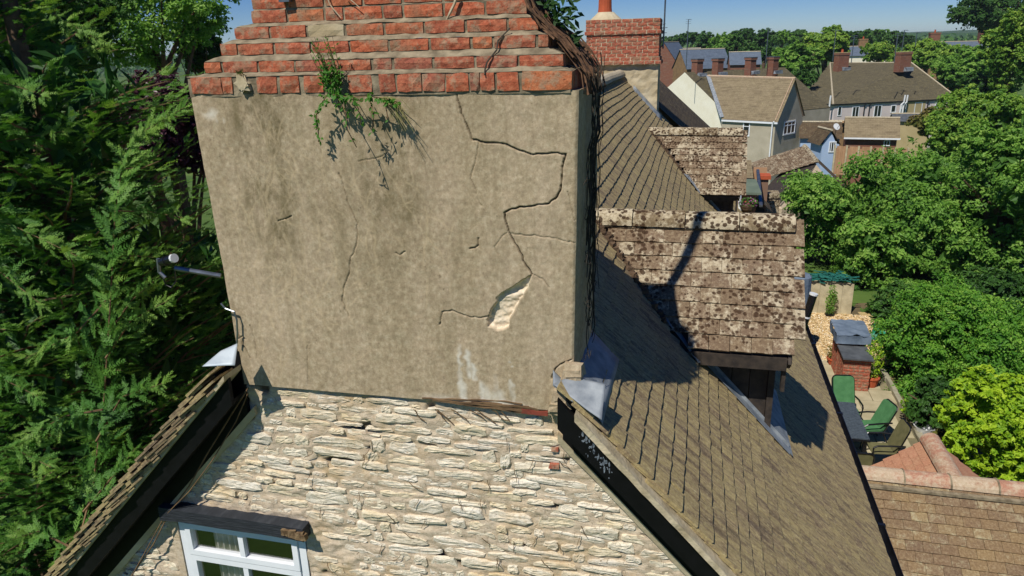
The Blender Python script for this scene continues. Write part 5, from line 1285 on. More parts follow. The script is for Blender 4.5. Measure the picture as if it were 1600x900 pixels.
for k, (x, y, d, rx, ry) in enumerate(tl):
    vpx('treeline_tree', 'green tree in the far treeline, '+place_[k], 'tree', x, y, d, rx, ry, ['leaf_far', 'leaf_mid', 'leaf_far', 'leaf_dark'][k % 4], 4200, 3.6*d/FPX, 100+k, group='trees of the far treeline', lobes=10, lobe_r=.42)
vpx('background_shrub', 'mid-green shrub filling the lawn behind the barbecue', 'shrub', 1440, 470, 21.5, 60, 36, 'leaf_mid', 8000, .1, 51, lobes=9)
vpx('background_shrub', 'dark shrub under the tree at the right edge', 'shrub', 1560, 470, 20.5, 80, 46, 'leaf_dark', 9000, .11, 52, lobes=9)
vpx('background_shrub', 'dark shrub low between the feathery and yellow-green shrubs', 'shrub', 1500, 700, 14.5, 50, 40, 'leaf_dark', 6000, .08, 53, lobes=9)
vpx('background_tree', 'dark tree in the gap between the white-gabled and long tiled houses', 'tree', 1250, 128, 84, 22, 22, 'leaf_dark', 6000, .33, 54, lobes=9)
# far ridge and wood
V = []; F = []; n = 160
for (yy, amp, base, r0_) in ((700, 5, 6, 0), (1400, 10, 9, 1)):
    i0 = len(V)
    for k in range(n+1):
        x = -1800+4600*k/n; h = base+amp*mnoise.noise((x*.004, r0_*7, 0))+amp*.3*mnoise.noise((x*.05, r0_, 3)); h -= 4 if r0_ == 0 else 0
        V += [(x, yy-150, -12.2), (x, yy-30, h-3), (x, yy, h), (x, yy+200, -12.2)]
    for k in range(n):
        for q in range(3): a = i0+k*4+q; F.append((a, a+4, a+5, a+1))
me, Mx = np_mesh('hills', V, F, smooth=True); link('hills', me, simple('wooded_hillside', '#2c4a26', '#3f5e30', .03, 1), None, Mx, kind='structure')
rng = np.random.default_rng(5); n = 30000; xs = rng.uniform(-500, 1100, n); ys = rng.uniform(380, 640, n); h = 2.2*np.sin(xs*.045)*np.sin(ys*.05+xs*.01)+1.2*np.sin(xs*.19+2)
P_ = np.stack([xs, ys, -11.5+rng.uniform(0, 1, n)**.5*(10.5+h)], 1); V, F = leaves_np(P_, np.tile([0, -.6, .6], (n, 1)), 3.4, 2.6, rng); me, Mx = np_mesh('distant_wood', V, F, rnd=np.repeat(rng.random(n), 4)); o = link('distant_wood', me, M['leaf_far'], None, Mx, kind='stuff', label='far-off belt of woodland along the horizon', cat='woodland')
# ---- left side: conifers
def frond_template(rng):
    V = []; F = []
    def sliver(a, b, w_):
        a = np.array(a); b = np.array(b); d = b-a; s_ = np.array([-d[1], d[0], 0]); s_ = s_/(np.linalg.norm(s_)+1e-9)*w_
        i = len(V); V.extend([a-s_, a+s_, b]); F.append((i, i+1, i+2))
    z = lambda x: -.16*x*x
    sliver((0, 0, 0), (1, 0, z(1)), .024)
    for k in range(8):
        t = .05+.115*k; L = (.32*(1-.72*t))*rng.uniform(.7, 1.2)
        for s in (-1, 1):
            a = math.radians(rng.uniform(32, 46))*s; ex = (t+math.cos(a)*L, math.sin(a)*L, z(t)-.12*L+rng.uniform(-.04, .06)); b0 = (t, 0, z(t)); sliver(b0, ex, .030)
            for q in (.36, .68):
                m_ = [b0[i]*(1-q)+ex[i]*q for i in range(3)]; l2 = L*.42*(1.15-q)
                for s3 in (-1, 1): a2 = a+s3*math.radians(38); sliver(m_, (m_[0]+math.cos(a2)*l2, m_[1]+math.sin(a2)*l2, m_[2]+rng.uniform(-.02, .05)), .026)
    return np.array(V), np.array(F)
FT = [frond_template(np.random.default_rng(k)) for k in range(4)]
def conifer(lab, px_, py_, d, rad, z0, z1, nb, seed, frond=.24, leaders=()):
    rr = random.Random(seed); c = atd(px_, py_, d); tx, ty = c.x, c.y
    t = thing('conifer', lab, 'conifer', (tx, ty, GZ), 'conifers left of the cottage')
    mb = MB(); mb.tube([(tx, ty, GZ-.1), (tx, ty, (z0+z1)/2), (tx, ty, z1+1.5)], [.22, .16, .06], 8); mb.build('trunk', M['bark'], t)
    acc = Acc(); br = MB(); toc = math.atan2(-ty, -tx)
    for k in range(nb):
        f = (k+rr.random())/nb; z = z0+(z1-z0)*f; az = toc+rr.uniform(-1.6, 1.6); L = rad*rr.uniform(.70, 1.18)*(1-.25*f)
        rise = rr.uniform(.15, .95); p0_ = Vector((tx, ty, z-L*rise*.8)); hd = Vector((math.cos(az), math.sin(az), 0)); pts = []
        for q in range(8): u = q/7; pts.append(p0_+hd*(L*u)+Vector((0, 0, L*(rise*u*1.5-.42*u*u*rise)))+Vector((rr.uniform(-.03, .03), rr.uniform(-.03, .03), 0)))
        if k % 2 == 0: br.tube(pts[2:], [.02, .017, .014, .011, .008, .004], 4)
        nf = 28 if d < 10 else 21
        bend = rr.random()
        for q in range(nf+1):
            u = .30+.70*q/nf; i = min(6, int(u*7)); p = pts[i].lerp(pts[i+1], u*7-i) if i < 7 else pts[7]; dr_ = (pts[min(7, i+1)]-pts[i]).normalized()
            sd = (1 if q % 2 else -1)*math.radians(rr.uniform(30, 62)) if q < nf else 0
            fl = frond*rr.uniform(.7, 1.3)*(1.25-.5*u if q < nf else 1.1)
            x_ = (Matrix.Rotation(sd, 3, 'Z') @ dr_); x_.z += rr.uniform(-.25, .25); x_.normalize(); up_ = Vector((rr.uniform(-.5, .5), rr.uniform(-.5, .5), 1)); y_ = up_.cross(x_).normalized(); z_ = x_.cross(y_)
            p = p+Vector((rr.gauss(0, .04), rr.gauss(0, .04), rr.gauss(0, .05)))
            if not inframe(p, 60): continue
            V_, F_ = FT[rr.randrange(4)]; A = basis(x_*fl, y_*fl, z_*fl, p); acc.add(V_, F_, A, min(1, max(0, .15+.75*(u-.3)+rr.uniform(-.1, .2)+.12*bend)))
    for (pp, dd, fl0) in leaders:
        P_ = [atd(x, y, dd+.25*math.sin(i*1.3)) for i, (x, y) in enumerate(pp)]; seg = []
        for i in range(len(P_)-1):
            for q in range(5): seg.append(P_[i].lerp(P_[i+1], q/5))
        seg.append(P_[-1]); br.tube(seg, [max(.003, .011*(1-i/len(seg))) for i in range(len(seg))], 4); tot = len(seg)-1
        nf = int(sum((P_[i+1]-P_[i]).length for i in range(len(P_)-1))/.019)
        for q in range(nf+1):
            u = .08+.92*q/nf; i = min(tot-1, int(u*tot)); p = seg[i].lerp(seg[i+1], u*tot-i); dr_ = (seg[i+1]-seg[i]).normalized()
            ax = Vector((rr.uniform(-.4, .4), -1, rr.uniform(.2, .9))).normalized(); sd = (1 if q % 2 else -1)*math.radians(rr.uniform(10, 75)) if q < nf else 0
            x_ = (Matrix.Rotation(sd, 3, ax) @ dr_); x_ += Vector((rr.uniform(-.2, .2), rr.uniform(-.3, .15), rr.uniform(-.1, .25))); x_.normalize(); fl = fl0*.5*rr.uniform(.5, 1.5)*(1.15-.45*u); p = p+Vector((rr.gauss(0, .05), rr.gauss(0, .05), rr.gauss(0, .05)))*(1.25-u)
            up_ = ax+Vector((rr.uniform(-.4, .4), 0, rr.uniform(-.4, .4))); y_ = up_.cross(x_).normalized(); z_ = x_.cross(y_)
            V_, F_ = FT[rr.randrange(4)]; acc.add(V_, F_, basis(x_*fl, y_*fl, z_*fl, p), min(1, .25+.35*u+rr.uniform(0, .35)))
    # inner mass of shaded foliage
    v = []; 
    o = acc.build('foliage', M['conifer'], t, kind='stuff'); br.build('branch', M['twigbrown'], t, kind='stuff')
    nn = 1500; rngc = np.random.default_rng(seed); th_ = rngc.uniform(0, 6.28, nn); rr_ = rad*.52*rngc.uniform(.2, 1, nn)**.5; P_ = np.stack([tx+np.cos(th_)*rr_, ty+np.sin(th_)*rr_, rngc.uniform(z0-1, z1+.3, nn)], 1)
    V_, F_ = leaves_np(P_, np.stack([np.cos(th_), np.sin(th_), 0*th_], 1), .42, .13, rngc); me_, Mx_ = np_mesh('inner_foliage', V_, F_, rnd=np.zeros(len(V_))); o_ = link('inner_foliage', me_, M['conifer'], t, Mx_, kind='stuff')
    return t
LEAD1 = [([(110, 900), (145, 760), (163, 620), (172, 480), (180, 330), (192, 255), (225, 205), (288, 168)], 7.0, .42),
 ([(165, 560), (205, 500), (262, 470)], 6.9, .34), ([(150, 690), (190, 620), (258, 598)], 6.8, .36), ([(160, 640), (100, 650), (30, 690)], 6.8, .34), ([(165, 470), (120, 520), (40, 560)], 6.9, .34), ([(176, 400), (215, 400), (240, 402)], 6.9, .3),
 ([(182, 330), (230, 330), (285, 340)], 7.2, .3), ([(130, 800), (180, 740), (212, 700)], 6.7, .32), ([(120, 860), (60, 830), (0, 850)], 6.7, .34), ([(184, 300), (215, 255), (250, 235)], 7.2, .26), ([(170, 520), (205, 470), (240, 440)], 7.0, .3)]
LEAD2 = [([(-60, 120), (0, 128), (70, 148)], 6.4, .34), ([(-60, 330), (20, 352), (120, 400)], 6.4, .34), ([(-60, 400), (0, 425), (70, 480)], 6.3, .34), ([(-40, 230), (40, 215), (100, 205)], 6.8, .3), ([(-40, 20), (60, 10), (150, 60)], 7.4, .36), ([(20, 60), (100, 90), (175, 70)], 7.8, .34), ([(60, 120), (120, 130), (170, 165)], 8.0, .32), ([(-60, 560), (0, 590), (60, 620)], 6.4, .34), ([(-40, 720), (20, 700), (80, 730)], 6.4, .34)]
conifer('tall feathery conifer with bright tips, nearest the left roof edge', 140, 560, 8.6, 2.0, -6.6, -.2, 250, 1, .21, LEAD1)
conifer('conifer crowding the left edge of the picture', -60, 420, 8.2, 2.2, -6.2, 2.2, 260, 2, .21, LEAD2)
conifer('conifer rising to the top edge beside the first, behind it', 45, 150, 10.5, 1.6, -4.5, 3.2, 190, 3)
conifer('conifer tucked behind the left side of the chimney', 285, 500, 12.0, 1.8, -7.0, -3.1, 240, 4, .30)
vpx('copper_beech', 'dark purple-leaved tree between the conifers and the chimney', 'tree', 262, 225, 15, 105, 115, 'purple', 20000, .10, 31, lobes=18, lobe_r=.36)
vpx('background_tree', 'airy green tree behind the purple one, against the sky', 'tree', 235, 35, 20, 110, 95, 'leaf_mid', 19000, .12, 32, lobes=30, lobe_r=.22, spread=.9, core=0, ls=.16)
vpx('background_tree', 'darker green tree directly left of the stepped brick shoulders', 'tree', 310, 80, 23, 48, 50, 'leaf_dark', 9000, .13, 33, lobes=16, lobe_r=.3, core=.5)
vpx('background_tree', 'green tree at the top left behind the conifers', 'tree', 30, 40, 18, 170, 120, 'leaf_dark', 12000, .14, 34, lobes=20, lobe_r=.35)
vpx('hedge', 'dark hedge beneath the conifers at the left', 'hedge', 200, 620, 17, 260, 120, 'leaf_dark', 9000, .14, 35, lobes=20, trunk=False)
# ================================================================== BACKGROUND BUILDINGS
def onwall(P, Q, x, y):
    P = Vector(P); Q = Vector(Q); n = (Q-P).cross(Vector((0, 0, 1))).normalized(); d = ray(x, y); return d*(P.dot(n)/d.dot(n))
def uvquad(mb, a, b, c, d):
    a, b, c, d = map(Vector, (a, b, c, d)); u = (b-a).normalized(); n = u.cross(d-a).normalized(); v = n.cross(u)
    mb.quad(a, b, c, d, [((p-a).dot(u), (p-a).dot(v)) for p in (a, b, c, d)])
def uvtri(mb, a, b, c):
    a, b, c = map(Vector, (a, b, c)); u = (b-a).normalized(); n = u.cross(c-a).normalized(); v = n.cross(u)
    mb.tri(a, b, c, [((p-a).dot(u), (p-a).dot(v)) for p in (a, b, c)])
def out(P, Q, s): n = (Vector(Q)-Vector(P)).cross(Vector((0, 0, 1))).normalized(); n = n if n.dot(-Vector(P)) > 0 else -n; return n*s
def window_on(parent, P, Q, x0, x1, y0, y1, bars=1, frame=M['white'], name='window', lab=None, off=.02, cross=0):
    """window seen at photo box x0..x1,y0..y1 on the vertical wall through P,Q"""
    a = onwall(P, Q, x0, y1); b = onwall(P, Q, x1, y1); z0 = (a.z+b.z)/2; z1 = onwall(P, Q, (x0+x1)/2, y0).z; n = out(P, Q, 1)
    a.z = b.z = 0; w_ = (b-a).length; u = (b-a)/w_; t = min(.09, w_*.14)
    def bx_(mb, s0, s1, za, zb, o0, o1):
        q = [a+u*s0+n*o0, a+u*s1+n*o0, a+u*s1+n*o1, a+u*s0+n*o1]; mb.prism([(p.x, p.y, za) for p in q], (0, 0, zb-za))
    mb = MB(); bx_(mb, 0, w_, z0, z0+t, off-.05, off+.03); bx_(mb, 0, w_, z1-t, z1, off-.05, off+.02); bx_(mb, 0, t, z0+t, z1-t, off-.05, off+.02); bx_(mb, w_-t, w_, z0+t, z1-t, off-.05, off+.02)
    for k in range(bars): s = w_*(k+1)/(bars+1); bx_(mb, s-t*.35, s+t*.35, z0+t, z1-t, off-.045, off+.012)
    if cross: zc = z0+(z1-z0)*.68; bx_(mb, t, w_-t, zc-t*.3, zc+t*.3, off-.045, off+.010)
    wn = mb.build(name, frame, parent, label=lab); g_ = MB(); bx_(g_, t*.5, w_-t*.5, z0+t*.5, z1-t*.5, off-.06, off-.01); g_.build('pane', M['glass'], wn); return wn
def stack(parent, base, w_, d_, h, mat, yaw=0, pots=0, capm=None, lab=None):
    A = Matrix.Translation(base) @ Matrix.Rotation(yaw, 4, 'Z'); mb = MB()
    def ub(x0, x1, y0, y1, z0, z1):
        c = [A @ Vector(p) for p in ((x0, y0, z0), (x1, y0, z0), (x1, y1, z0), (x0, y1, z0), (x0, y0, z1), (x1, y0, z1), (x1, y1, z1), (x0, y1, z1))]
        for q in ((0, 1, 5, 4), (1, 2, 6, 5), (2, 3, 7, 6), (3, 0, 4, 7), (4, 5, 6, 7)): uvquad(mb, *[c[i] for i in q])
    ub(-w_/2, w_/2, -d_/2, d_/2, -.8, h*.82); ub(-w_/2-.05, w_/2+.05, -d_/2-.05, d_/2+.05, h*.82, h)
    c = mb.build('chimney', mat, parent, label=lab)
    for k in range(pots):
        p = A @ Vector(((k-(pots-1)/2)*w_*.42, 0, 0)); mb = MB(); mb.lathe(p.x, p.y, [(.15, p.z+h), (.12, p.z+h+.4), (.15, p.z+h+.45)], 8); mb.build('chimney_pot', M['pot'], c)
    if capm: mb = MB(); mb.box(-w_/2-.06, w_/2+.06, -d_/2-.06, d_/2+.06, h, h+.06, A); mb.build('capping', capm, c)
    return c
# --- house with the white gable (A) and its cross wing (B)
GB = -10.2
hA = thing('white_gable_house', 'house with a white painted gable, grey roughcast cross wing and four brick stacks', 'house', atd(1150, 200, 52))
ze = -5.2; e1 = onZ(1128, 184, ze); e2 = onZ(1212, 188, ze); e3 = onZ(1255, 181, ze); mid = (e2+e3)/2
zr = max(np.linspace(-4, -1, 61), key=lambda z: -abs(proj((mid.x, mid.y, z))[1]-123)); apx = Vector((mid.x, mid.y, zr))
zA = -2.1; a0 = onZ(1070, 113, zA); a1 = onZ(1226, 105, zA); er_ = onZ(1127, 184, ze); dirA = (a1-a0).normalized(); hw = er_-Vector((a0.x, a0.y, ze)); hw -= dirA*hw.dot(dirA); er_ = Vector((a0.x, a0.y, ze))+hw; el = Vector((a0.x, a0.y, ze))-hw
nA = (a1-a0).cross(er_-a0).normalized(); d_ = ray(1106, 119); rl = d_*(a0.dot(nA)/d_.dot(nA))*.985
wb = MB()
for P, Q in ((e1, e2), (e2, e3)): uvquad(wb, (P.x, P.y, GB), (Q.x, Q.y, GB), (Q.x, Q.y, ze), (P.x, P.y, ze))
uvtri(wb, e2, e3, apx-Vector((0, 0, .05))); wb.build('wing_wall', M['rendgrey'], hA)
rb = MB(); ov = (e2-e1).normalized()*.15; dwn = (e2-apx); dwn = Vector((0, 0, 0))
fall = ((e1+e2)/2-(rl+apx)/2).normalized()*.15
uvquad(rb, e1+fall, e2+ov+fall, apx+ov, rl); uvquad(rb, apx+ov, rl, rl+(e3-mid)*1.0-Vector((0, 0, zr-ze)), e3+ov); rb.build('wing_roof', M['f_tile_buff'], hA)
mb = MB(); mb.tube([rl, apx+ov], .11, 6); mb.build('wing_ridge', M['ridge_pink'], hA)
mb = MB(); mb.bar(e1+fall+Vector((0, 0, -.08)), e2+fall+ov+Vector((0, 0, -.08)), .12, .12); mb.build('gutter', M['white'], hA)
n_ = out(e1, e2, .1); a = onwall(e1, e2, 1208, 192)+n_; b = onwall(e1, e2, 1197, 262)+n_; b = Vector((a.x-.02, a.y, b.z)); mb = MB(); mb.tube([onwall(e1, e2, 1211, 190)+n_*2, a, b], .05, 6); mb.build('downpipe', M['white'], hA)
mb = MB(); mb.bar(e2+Vector((0, 0, -.02)), apx+Vector((0, 0, -.02)), .06, .16); mb.bar(e3, apx, .06, .16); mb.build('verge_trim', M['ridge_pink'], hA)
window_on(hA, e1, e2, 1160, 1171, 190, 213, 0, cross=1, lab='small white window on the grey front wall'); window_on(hA, e2, e3, 1223, 1241, 189, 210, 2, cross=1, lab='white three-light window on the shaded gable')
mb = MB(); q0 = onwall(e2, e3, 1218, 248); q1 = onwall(e2, e3, 1238, 238); n2 = out(e2, e3, .03); mb.prism([q0+n2, q1+n2, q1+n2-Vector((0, 0, .9)), q0+n2-Vector((0, 0, .9))], n2*.5); mb.build('brown_door_head', M['orangeb'], hA)
wa = MB(); uvtri(wa, el, er_, a0); uvquad(wa, (el.x, el.y, GB), (er_.x, er_.y, GB), er_, el); wa.build('white_gable_wall', M['rendcream'], hA)
ra = MB(); L_ = a1-a0; uvquad(ra, er_, er_+L_, a1, a0); uvquad(ra, el+L_, el, a0, a1); ra.build('main_roof', M['f_tile_moss'], hA)
wf = MB(); f_ = er_+L_; uvquad(wf, (er_.x, er_.y, GB), (f_.x, f_.y, GB), (f_.x, f_.y, ze-.05), (er_.x, er_.y, ze-.05)); g2 = el+L_; uvtri(wf, f_, g2, a1); uvquad(wf, (f_.x, f_.y, GB), (g2.x, g2.y, GB), g2, f_); wf.build('rear_wall', M['rendgrey'], hA)
mb = MB(); v0 = onwall(a0, a1, 1, 1); 
vt = rl+Vector((0, -.0, .08)); vb = e1+Vector((.0, -.1, .05)); mb.bar(vt, vb, .28, .03, (0, -1, .6)); mb.build('valley_lead', M['lead'], hA)
yawA = math.atan2(dirA.y, dirA.x)
for (x, y, w_, pots, lab) in ((1089, 112, .62, 0, 'leftmost stack, on the white gable'), (1121, 111, .62, 0, 'second stack from the white gable'), (1172, 109, .62, 0, 'third stack from the white gable'), (1207, 108, .62, 0, 'rightmost stack of the ridge')):
    p = onZ(x, y, zA); stack(hA, p, w_, .62, .92, M['f_brick'], yawA, pots, M['slate'], lab); mb = MB(); mb.box(-.3, .5, -.62, -.40, -.35, -.08, Matrix.Translation(p) @ Matrix.Rotation(yawA, 4, 'Z'), j=.03); mb.build('stack_flashing', M['lead'], hA)
# --- long hipped house C
GC = -11.8; ze = -6.5; zr = -2.75
hC = thing('long_hipped_house', 'long pale pink house with hipped mossy tiled roof and two ridge chimneys', 'house', atd(1370, 180, 78))
c1 = onZ(1302, 163, ze); c0 = onZ(1247, 159.5, ze); c2 = onZ(1497, 153.5, ze); c3 = c0+(c2-c1); r0_ = onZ(1297, 98.5, zr); r1_ = onZ(1424, 98, zr)
rb = MB(); uvquad(rb, c1, c2, r1_, r0_); uvtri(rb, c0, c1, r0_); uvtri(rb, c2, c3, r1_); uvquad(rb, c3, c0, r0_, r1_); rb.build('roof', M['f_tile_moss'], hC)
mb = MB(); mb.tube([c1, r0_, r1_, c2], .10, 6); mb.build('hip_ridge', M['ridge_grey'], hC)
cen = (c0+c1+c2+c3)/4; ins = lambda p, s=.965: Vector((cen.x+(p.x-cen.x)*s, cen.y+(p.y-cen.y)*s, ze-.08)); w0, w1, w2_, w3 = ins(c0, .93), ins(c1), ins(c2), ins(c3)
wb = MB()
for P, Q in ((w0, w1), (w1, w2_), (w2_, w3), (w3, w0)): uvquad(wb, (P.x, P.y, GC), (Q.x, Q.y, GC), Q, P)
wl = wb.build('wall', M['rendpink'], hC)
mb = MB(); a = onwall(w1, w2_, 1417, 164); b = onwall(w1, w2_, 1446, 162); n_ = out(w1, w2_, .03); mb.prism([Vector((a.x, a.y, ze-.1))+n_, Vector((b.x, b.y, ze-.1))+n_, Vector((b.x, b.y, GC))+n_, Vector((a.x, a.y, GC))+n_], n_*.3); mb.build('buff_wall_band', M['rendbuff'], hC)
mb = MB(); 
for P, Q in ((c0, c1), (c1, c2)): mb.bar(P+Vector((0, 0, -.06)), Q+Vector((0, 0, -.06)), .14, .14)
mb.build('gutter', M['black'], hC)
for (x0, x1, y0, y1, b_) in ((1308, 1314, 166, 181, 0), (1330, 1341, 166, 184, 1), (1364, 1376, 164, 183, 1), (1391, 1399, 164, 176, 0), (1407, 1414, 163, 179, 0), (1427, 1439, 160, 178, 2), (1460, 1467, 160, 172, 1), (1481, 1485, 160, 170, 0)): window_on(hC, w1, w2_, x0, x1, y0, y1, b_)
window_on(hC, w0, w1, 1257, 1268, 168, 184, 1)
for (x, ya, yb) in ((1350, 165, 181), (1358, 165, 184), (1449, 160, 175)):
    a = onwall(w1, w2_, x, ya)+out(w1, w2_, .1); b = Vector((a.x, a.y, onwall(w1, w2_, x, yb).z)); mb = MB(); mb.tube([a+Vector((.15, 0, .2)), a, b], .06, 5); mb.build('downpipe', M['black'], hC)
for (xa, ya, xb, yb) in ((1290, 155, 1285, 196), (1410, 153, 1402, 178), (1413, 153, 1406, 178)):
    b = onwall(w1, w2_, xb, yb)+out(w1, w2_, .35); a = Vector((b.x+.05, b.y, b.z+(yb-ya)*b.length/FPX)); m_ = b.lerp(a, .5); mb = MB(); mb.tube([b, m_, m_+Vector((.25, 0, .25)), a+Vector((.25, 0, 0))], .09, 6); mb.build('flue_pipe', M['whitepl'], hC)
yawC = math.atan2((c2-c1).y, (c2-c1).x)
for (x, y, pots, lab) in ((1314, 101, 1, 'left ridge chimney with a red pot'), (1410, 101, 0, 'right ridge chimney')):
    p = onZ(x, y, zr-.1); c_ = stack(hC, p, 1.45, .9, 1.35, M['f_brick'], yawC, pots, M['rendbuff'], lab); mb = MB(); mb.box(-.2, .75, -.95, -.52, -.7, -.3, Matrix.Translation(p) @ Matrix.Rotation(yawC, 4, 'Z'), j=.05); mb.build('stack_flashing', M['lead'], hC)
# --- aerials
def aerial(lab, x, y0, y1, d, arms=3):
    p = atd(x, y1, d); q = Vector((p.x, p.y, p.z+(y1-y0)*d/FPX)); t = thing('tv_aerial', lab, 'aerial', p, 'television aerials'); mb = MB(); mb.tube([p, q], .035*d/60, 5); mb.build('mast', M['metal'], t)
    mb = MB(); k = d/FPX
    for i in range(arms): z = q.z-i*3*k; mb.tube([(q.x-4*k, q.y, z), (q.x+4*k, q.y-.2, z)], .5*k*.5, 4)
    mb.tube([q, (q.x+5*k, q.y-.3, q.z-1*k)], .3*k, 4); mb.build('element', M['metal'], t)
aerial('tall aerial on the leftmost stack of the white-gabled house', 1072, 35, 108, 54); aerial('slender aerial mast by the rightmost stack of the white-gabled house', 1196, 48, 102, 58, 1)
aerial('aerial left of the left chimney of the long house', 1301, 50, 96, 76, 1); aerial('aerial right of the left chimney of the long house', 1330, 58, 98, 76, 3); aerial('aerial left of the right chimney of the long house', 1397, 55, 98, 76, 2); aerial('topmost aerial above the right chimney of the long house', 1409, 49, 80, 76, 3); aerial('aerial right of the right chimney of the long house', 1430, 52, 72, 76, 1)
# --- dark neighbouring roof behind the far chimney
nb = thing('dark_roofed_neighbour', 'dark brown tiled roof adjoining the cottage beyond the far chimney', 'house', (-.5, 21, GZ))
pz = onY(1036, 130, 25); re = onY(1106, 195, 25); sl_ = (pz.z-re.z)/(re.x-pz.x); xr0 = -1.9; zr0 = pz.z+sl_*(pz.x-xr0); xe = 1.9
rb = MB()
uvquad(rb, (xe, 18.05, zr0-sl_*(xe-xr0)), (xe, 25, zr0-sl_*(xe-xr0)), (xr0, 25, zr0), (xr0, 18.05, zr0)); uvquad(rb, (xr0, 18.05, zr0), (xr0, 25, zr0), (xr0-3.5, 25, zr0-3.5*sl_), (xr0-3.5, 18.05, zr0-3.5*sl_)); rb.build('roof', M['f_tile_dark'], nb)
wb = MB(); wb.box(xr0-3.3, xe-.15, 18.1, 24.9, GZ, zr0-sl_*(xe-xr0)-.05); uvtri(wb, (xr0-3.3, 24.9, zr0-3.4*sl_), (xe-.15, 24.9, zr0-sl_*(xe-xr0)), (xr0, 24.9, zr0-.1)); wb.build('wall', M['rend2'], nb)
# --- small buildings
def block(name, lab, px_, py_, d, L, W, hw_, hr, yaw, roofm, wallm, hip=0, zg=None):
    """gabled block; px,py = middle of the near eave; ridge runs along local x"""
    c = atd(px_, py_, d); t = thing(name, lab, 'building', (c.x, c.y, tz(c.x, c.y))); A = Matrix.Translation(c) @ Matrix.Rotation(yaw, 4, 'Z'); zg = (zg if zg is not None else min(tz(c.x, c.y), c.z-hw_))-c.z
    T = lambda x, y, z: A @ Vector((x, y, z)); mb = MB()
    a, b, c_, d_ = T(-L/2, .1, zg), T(L/2, .1, zg), T(L/2, W-.1, zg), T(-L/2, W-.1, zg); a1_, b1, c1_, d1 = T(-L/2, .1, -.05), T(L/2, .1, -.05), T(L/2, W-.1, -.05), T(-L/2, W-.1, -.05)
    uvquad(mb, a, b, b1, a1_); uvquad(mb, b, c_, c1_, b1); uvquad(mb, c_, d_, d1, c1_); uvquad(mb, d_, a, a1_, d1)
    if not hip: uvtri(mb, b1, c1_, T(L/2, W/2, hr-.08)); uvtri(mb, d1, a1_, T(-L/2, W/2, hr-.08))
    mb.build('wall', wallm, t); rb = MB(); o_ = .15; h_ = hip
    R0, R1 = T(-L/2-o_+h_, W/2, hr), T(L/2+o_-h_, W/2, hr); e = [T(-L/2-o_, -o_, -.1), T(L/2+o_, -o_, -.1), T(L/2+o_, W+o_, -.1), T(-L/2-o_, W+o_, -.1)]
    uvquad(rb, e[0], e[1], R1, R0); uvquad(rb, e[2], e[3], R0, R1)
    if hip: uvtri(rb, e[1], e[2], R1); uvtri(rb, e[3], e[0], R0)
    rb.build('roof', roofm, t); mb = MB(); mb.tube([R0, R1], .08, 5); mb.build('ridge_capping', M['ridge_grey'], t); return t, A
t, A = block('slate_house', 'brick house with slate roof just right of the far red brick chimney', 1050, 102, 120, 9, 6, 6, 2.6, .05, M['f_slate'], M['f_brick'])
P, Q = A @ Vector((-4.5, .1, 0)), A @ Vector((4.5, .1, 0)); window_on(t, P, Q, 1035, 1041, 106, 113, 0, lab='small square white window'); window_on(t, P, Q, 1048, 1051, 105, 116, 0)
block('brick_gable_house', 'tall red brick gable with bright slate roof behind the first stack', 1072, 102, 116, 5, 5.5, 6, 3.6, 1.15, M['f_slate'], M['f_brick'])
block('buff_gable_house', 'buff stone house with a steep roof between the first two stacks', 1108, 106, 105, 7, 4.5, 5, 2.6, .5, M['f_slate'], M['orangeb'])
block('red_brick_house', 'red brick house glimpsed behind the third stack', 1165, 100, 100, 4, 3, 5, 1.6, .1, M['f_slate'], M['f_brick'])
t, A = block('white_slate_house', 'small white house with slate roof and a buff chimney in the treeline', 1358, 86, 135, 8, 5, 3, 1.6, .15, M['f_slate'], M['rendcream']); stack(t, A @ Vector((-.5, 2.5, 1.6)), 1.5, 1.2, 1.3, M['orangeb'], 0, 1, None)
t, A = block('slate_cottage', 'stone house with a wide slate roof and two potted chimneys near the dark oak', 1500, 84, 118, 8.5, 6, 3, 1.9, -.02, M['f_slate'], M['orangeb']); stack(t, A @ Vector((-3.4, 3, 1.9)), 1.5, 1.2, 1.5, M['f_brick'], 0, 1, None); stack(t, A @ Vector((3.9, 3, 1.9)), 1.5, 1.2, 1.8, M['f_brick'], 0, 1, None)
t, A = block('brown_roof_shed', 'low outbuilding with brown tiled roof and pale blue gable', 1282, 214, 52, 2.6, 2.4, 2, .95, -.06, M['f_tile_brown'], M['bluepaint'])
P, Q = A @ Vector((-1.3, .1, 0)), A @ Vector((1.3, .1, 0)); window_on(t, P, Q, 1275, 1283, 221, 237, 1, lab='white double door'); 
t, A = block('blue_porch', 'pale blue gabled porch with a tall window', 1300, 221, 50, 1.9, 1.15, 2.2, .9, math.pi/2+.25, M['f_tile_brown'], M['bluepaint'])
P, Q = A @ Vector((-.95, .1, 0)), A @ Vector((-.95, 1.05, 0)); window_on(t, P, Q, 1294, 1305, 221, 238, 2, lab='tall white framed window in the porch')
t, A = block('buff_brick_outhouse', 'buff brick flat wall of the yard in front of the long pink house', 1288, 190, 62, 4.2, .6, 3, .05, -.03, M['orangeb'], M['orangeb'])
t, A = block('brick_outbuilding', 'red brick outbuilding with hipped-end tiled roof in front of the long pink house', 1362, 213, 50, 3.2, 2.6, 2, 1.15, -.12, M['f_tile_buff'], M['f_brick'])
P, Q = A @ Vector((-1.6, .1, 0)), A @ Vector((1.6, .1, 0)); window_on(t, P, Q, 1380, 1390, 219, 228, 1, lab='small white window')
mb = MB(); mb.bar(A @ Vector((-1.75, -.17, -.14)), A @ Vector((1.75, -.17, -.14)), .08, .1); mb.bar(A @ Vector((1.75, -.1, -.14)), A @ Vector((1.75, 2.6, -.14)), .08, .1); mb.build('fascia', M['white'], t)
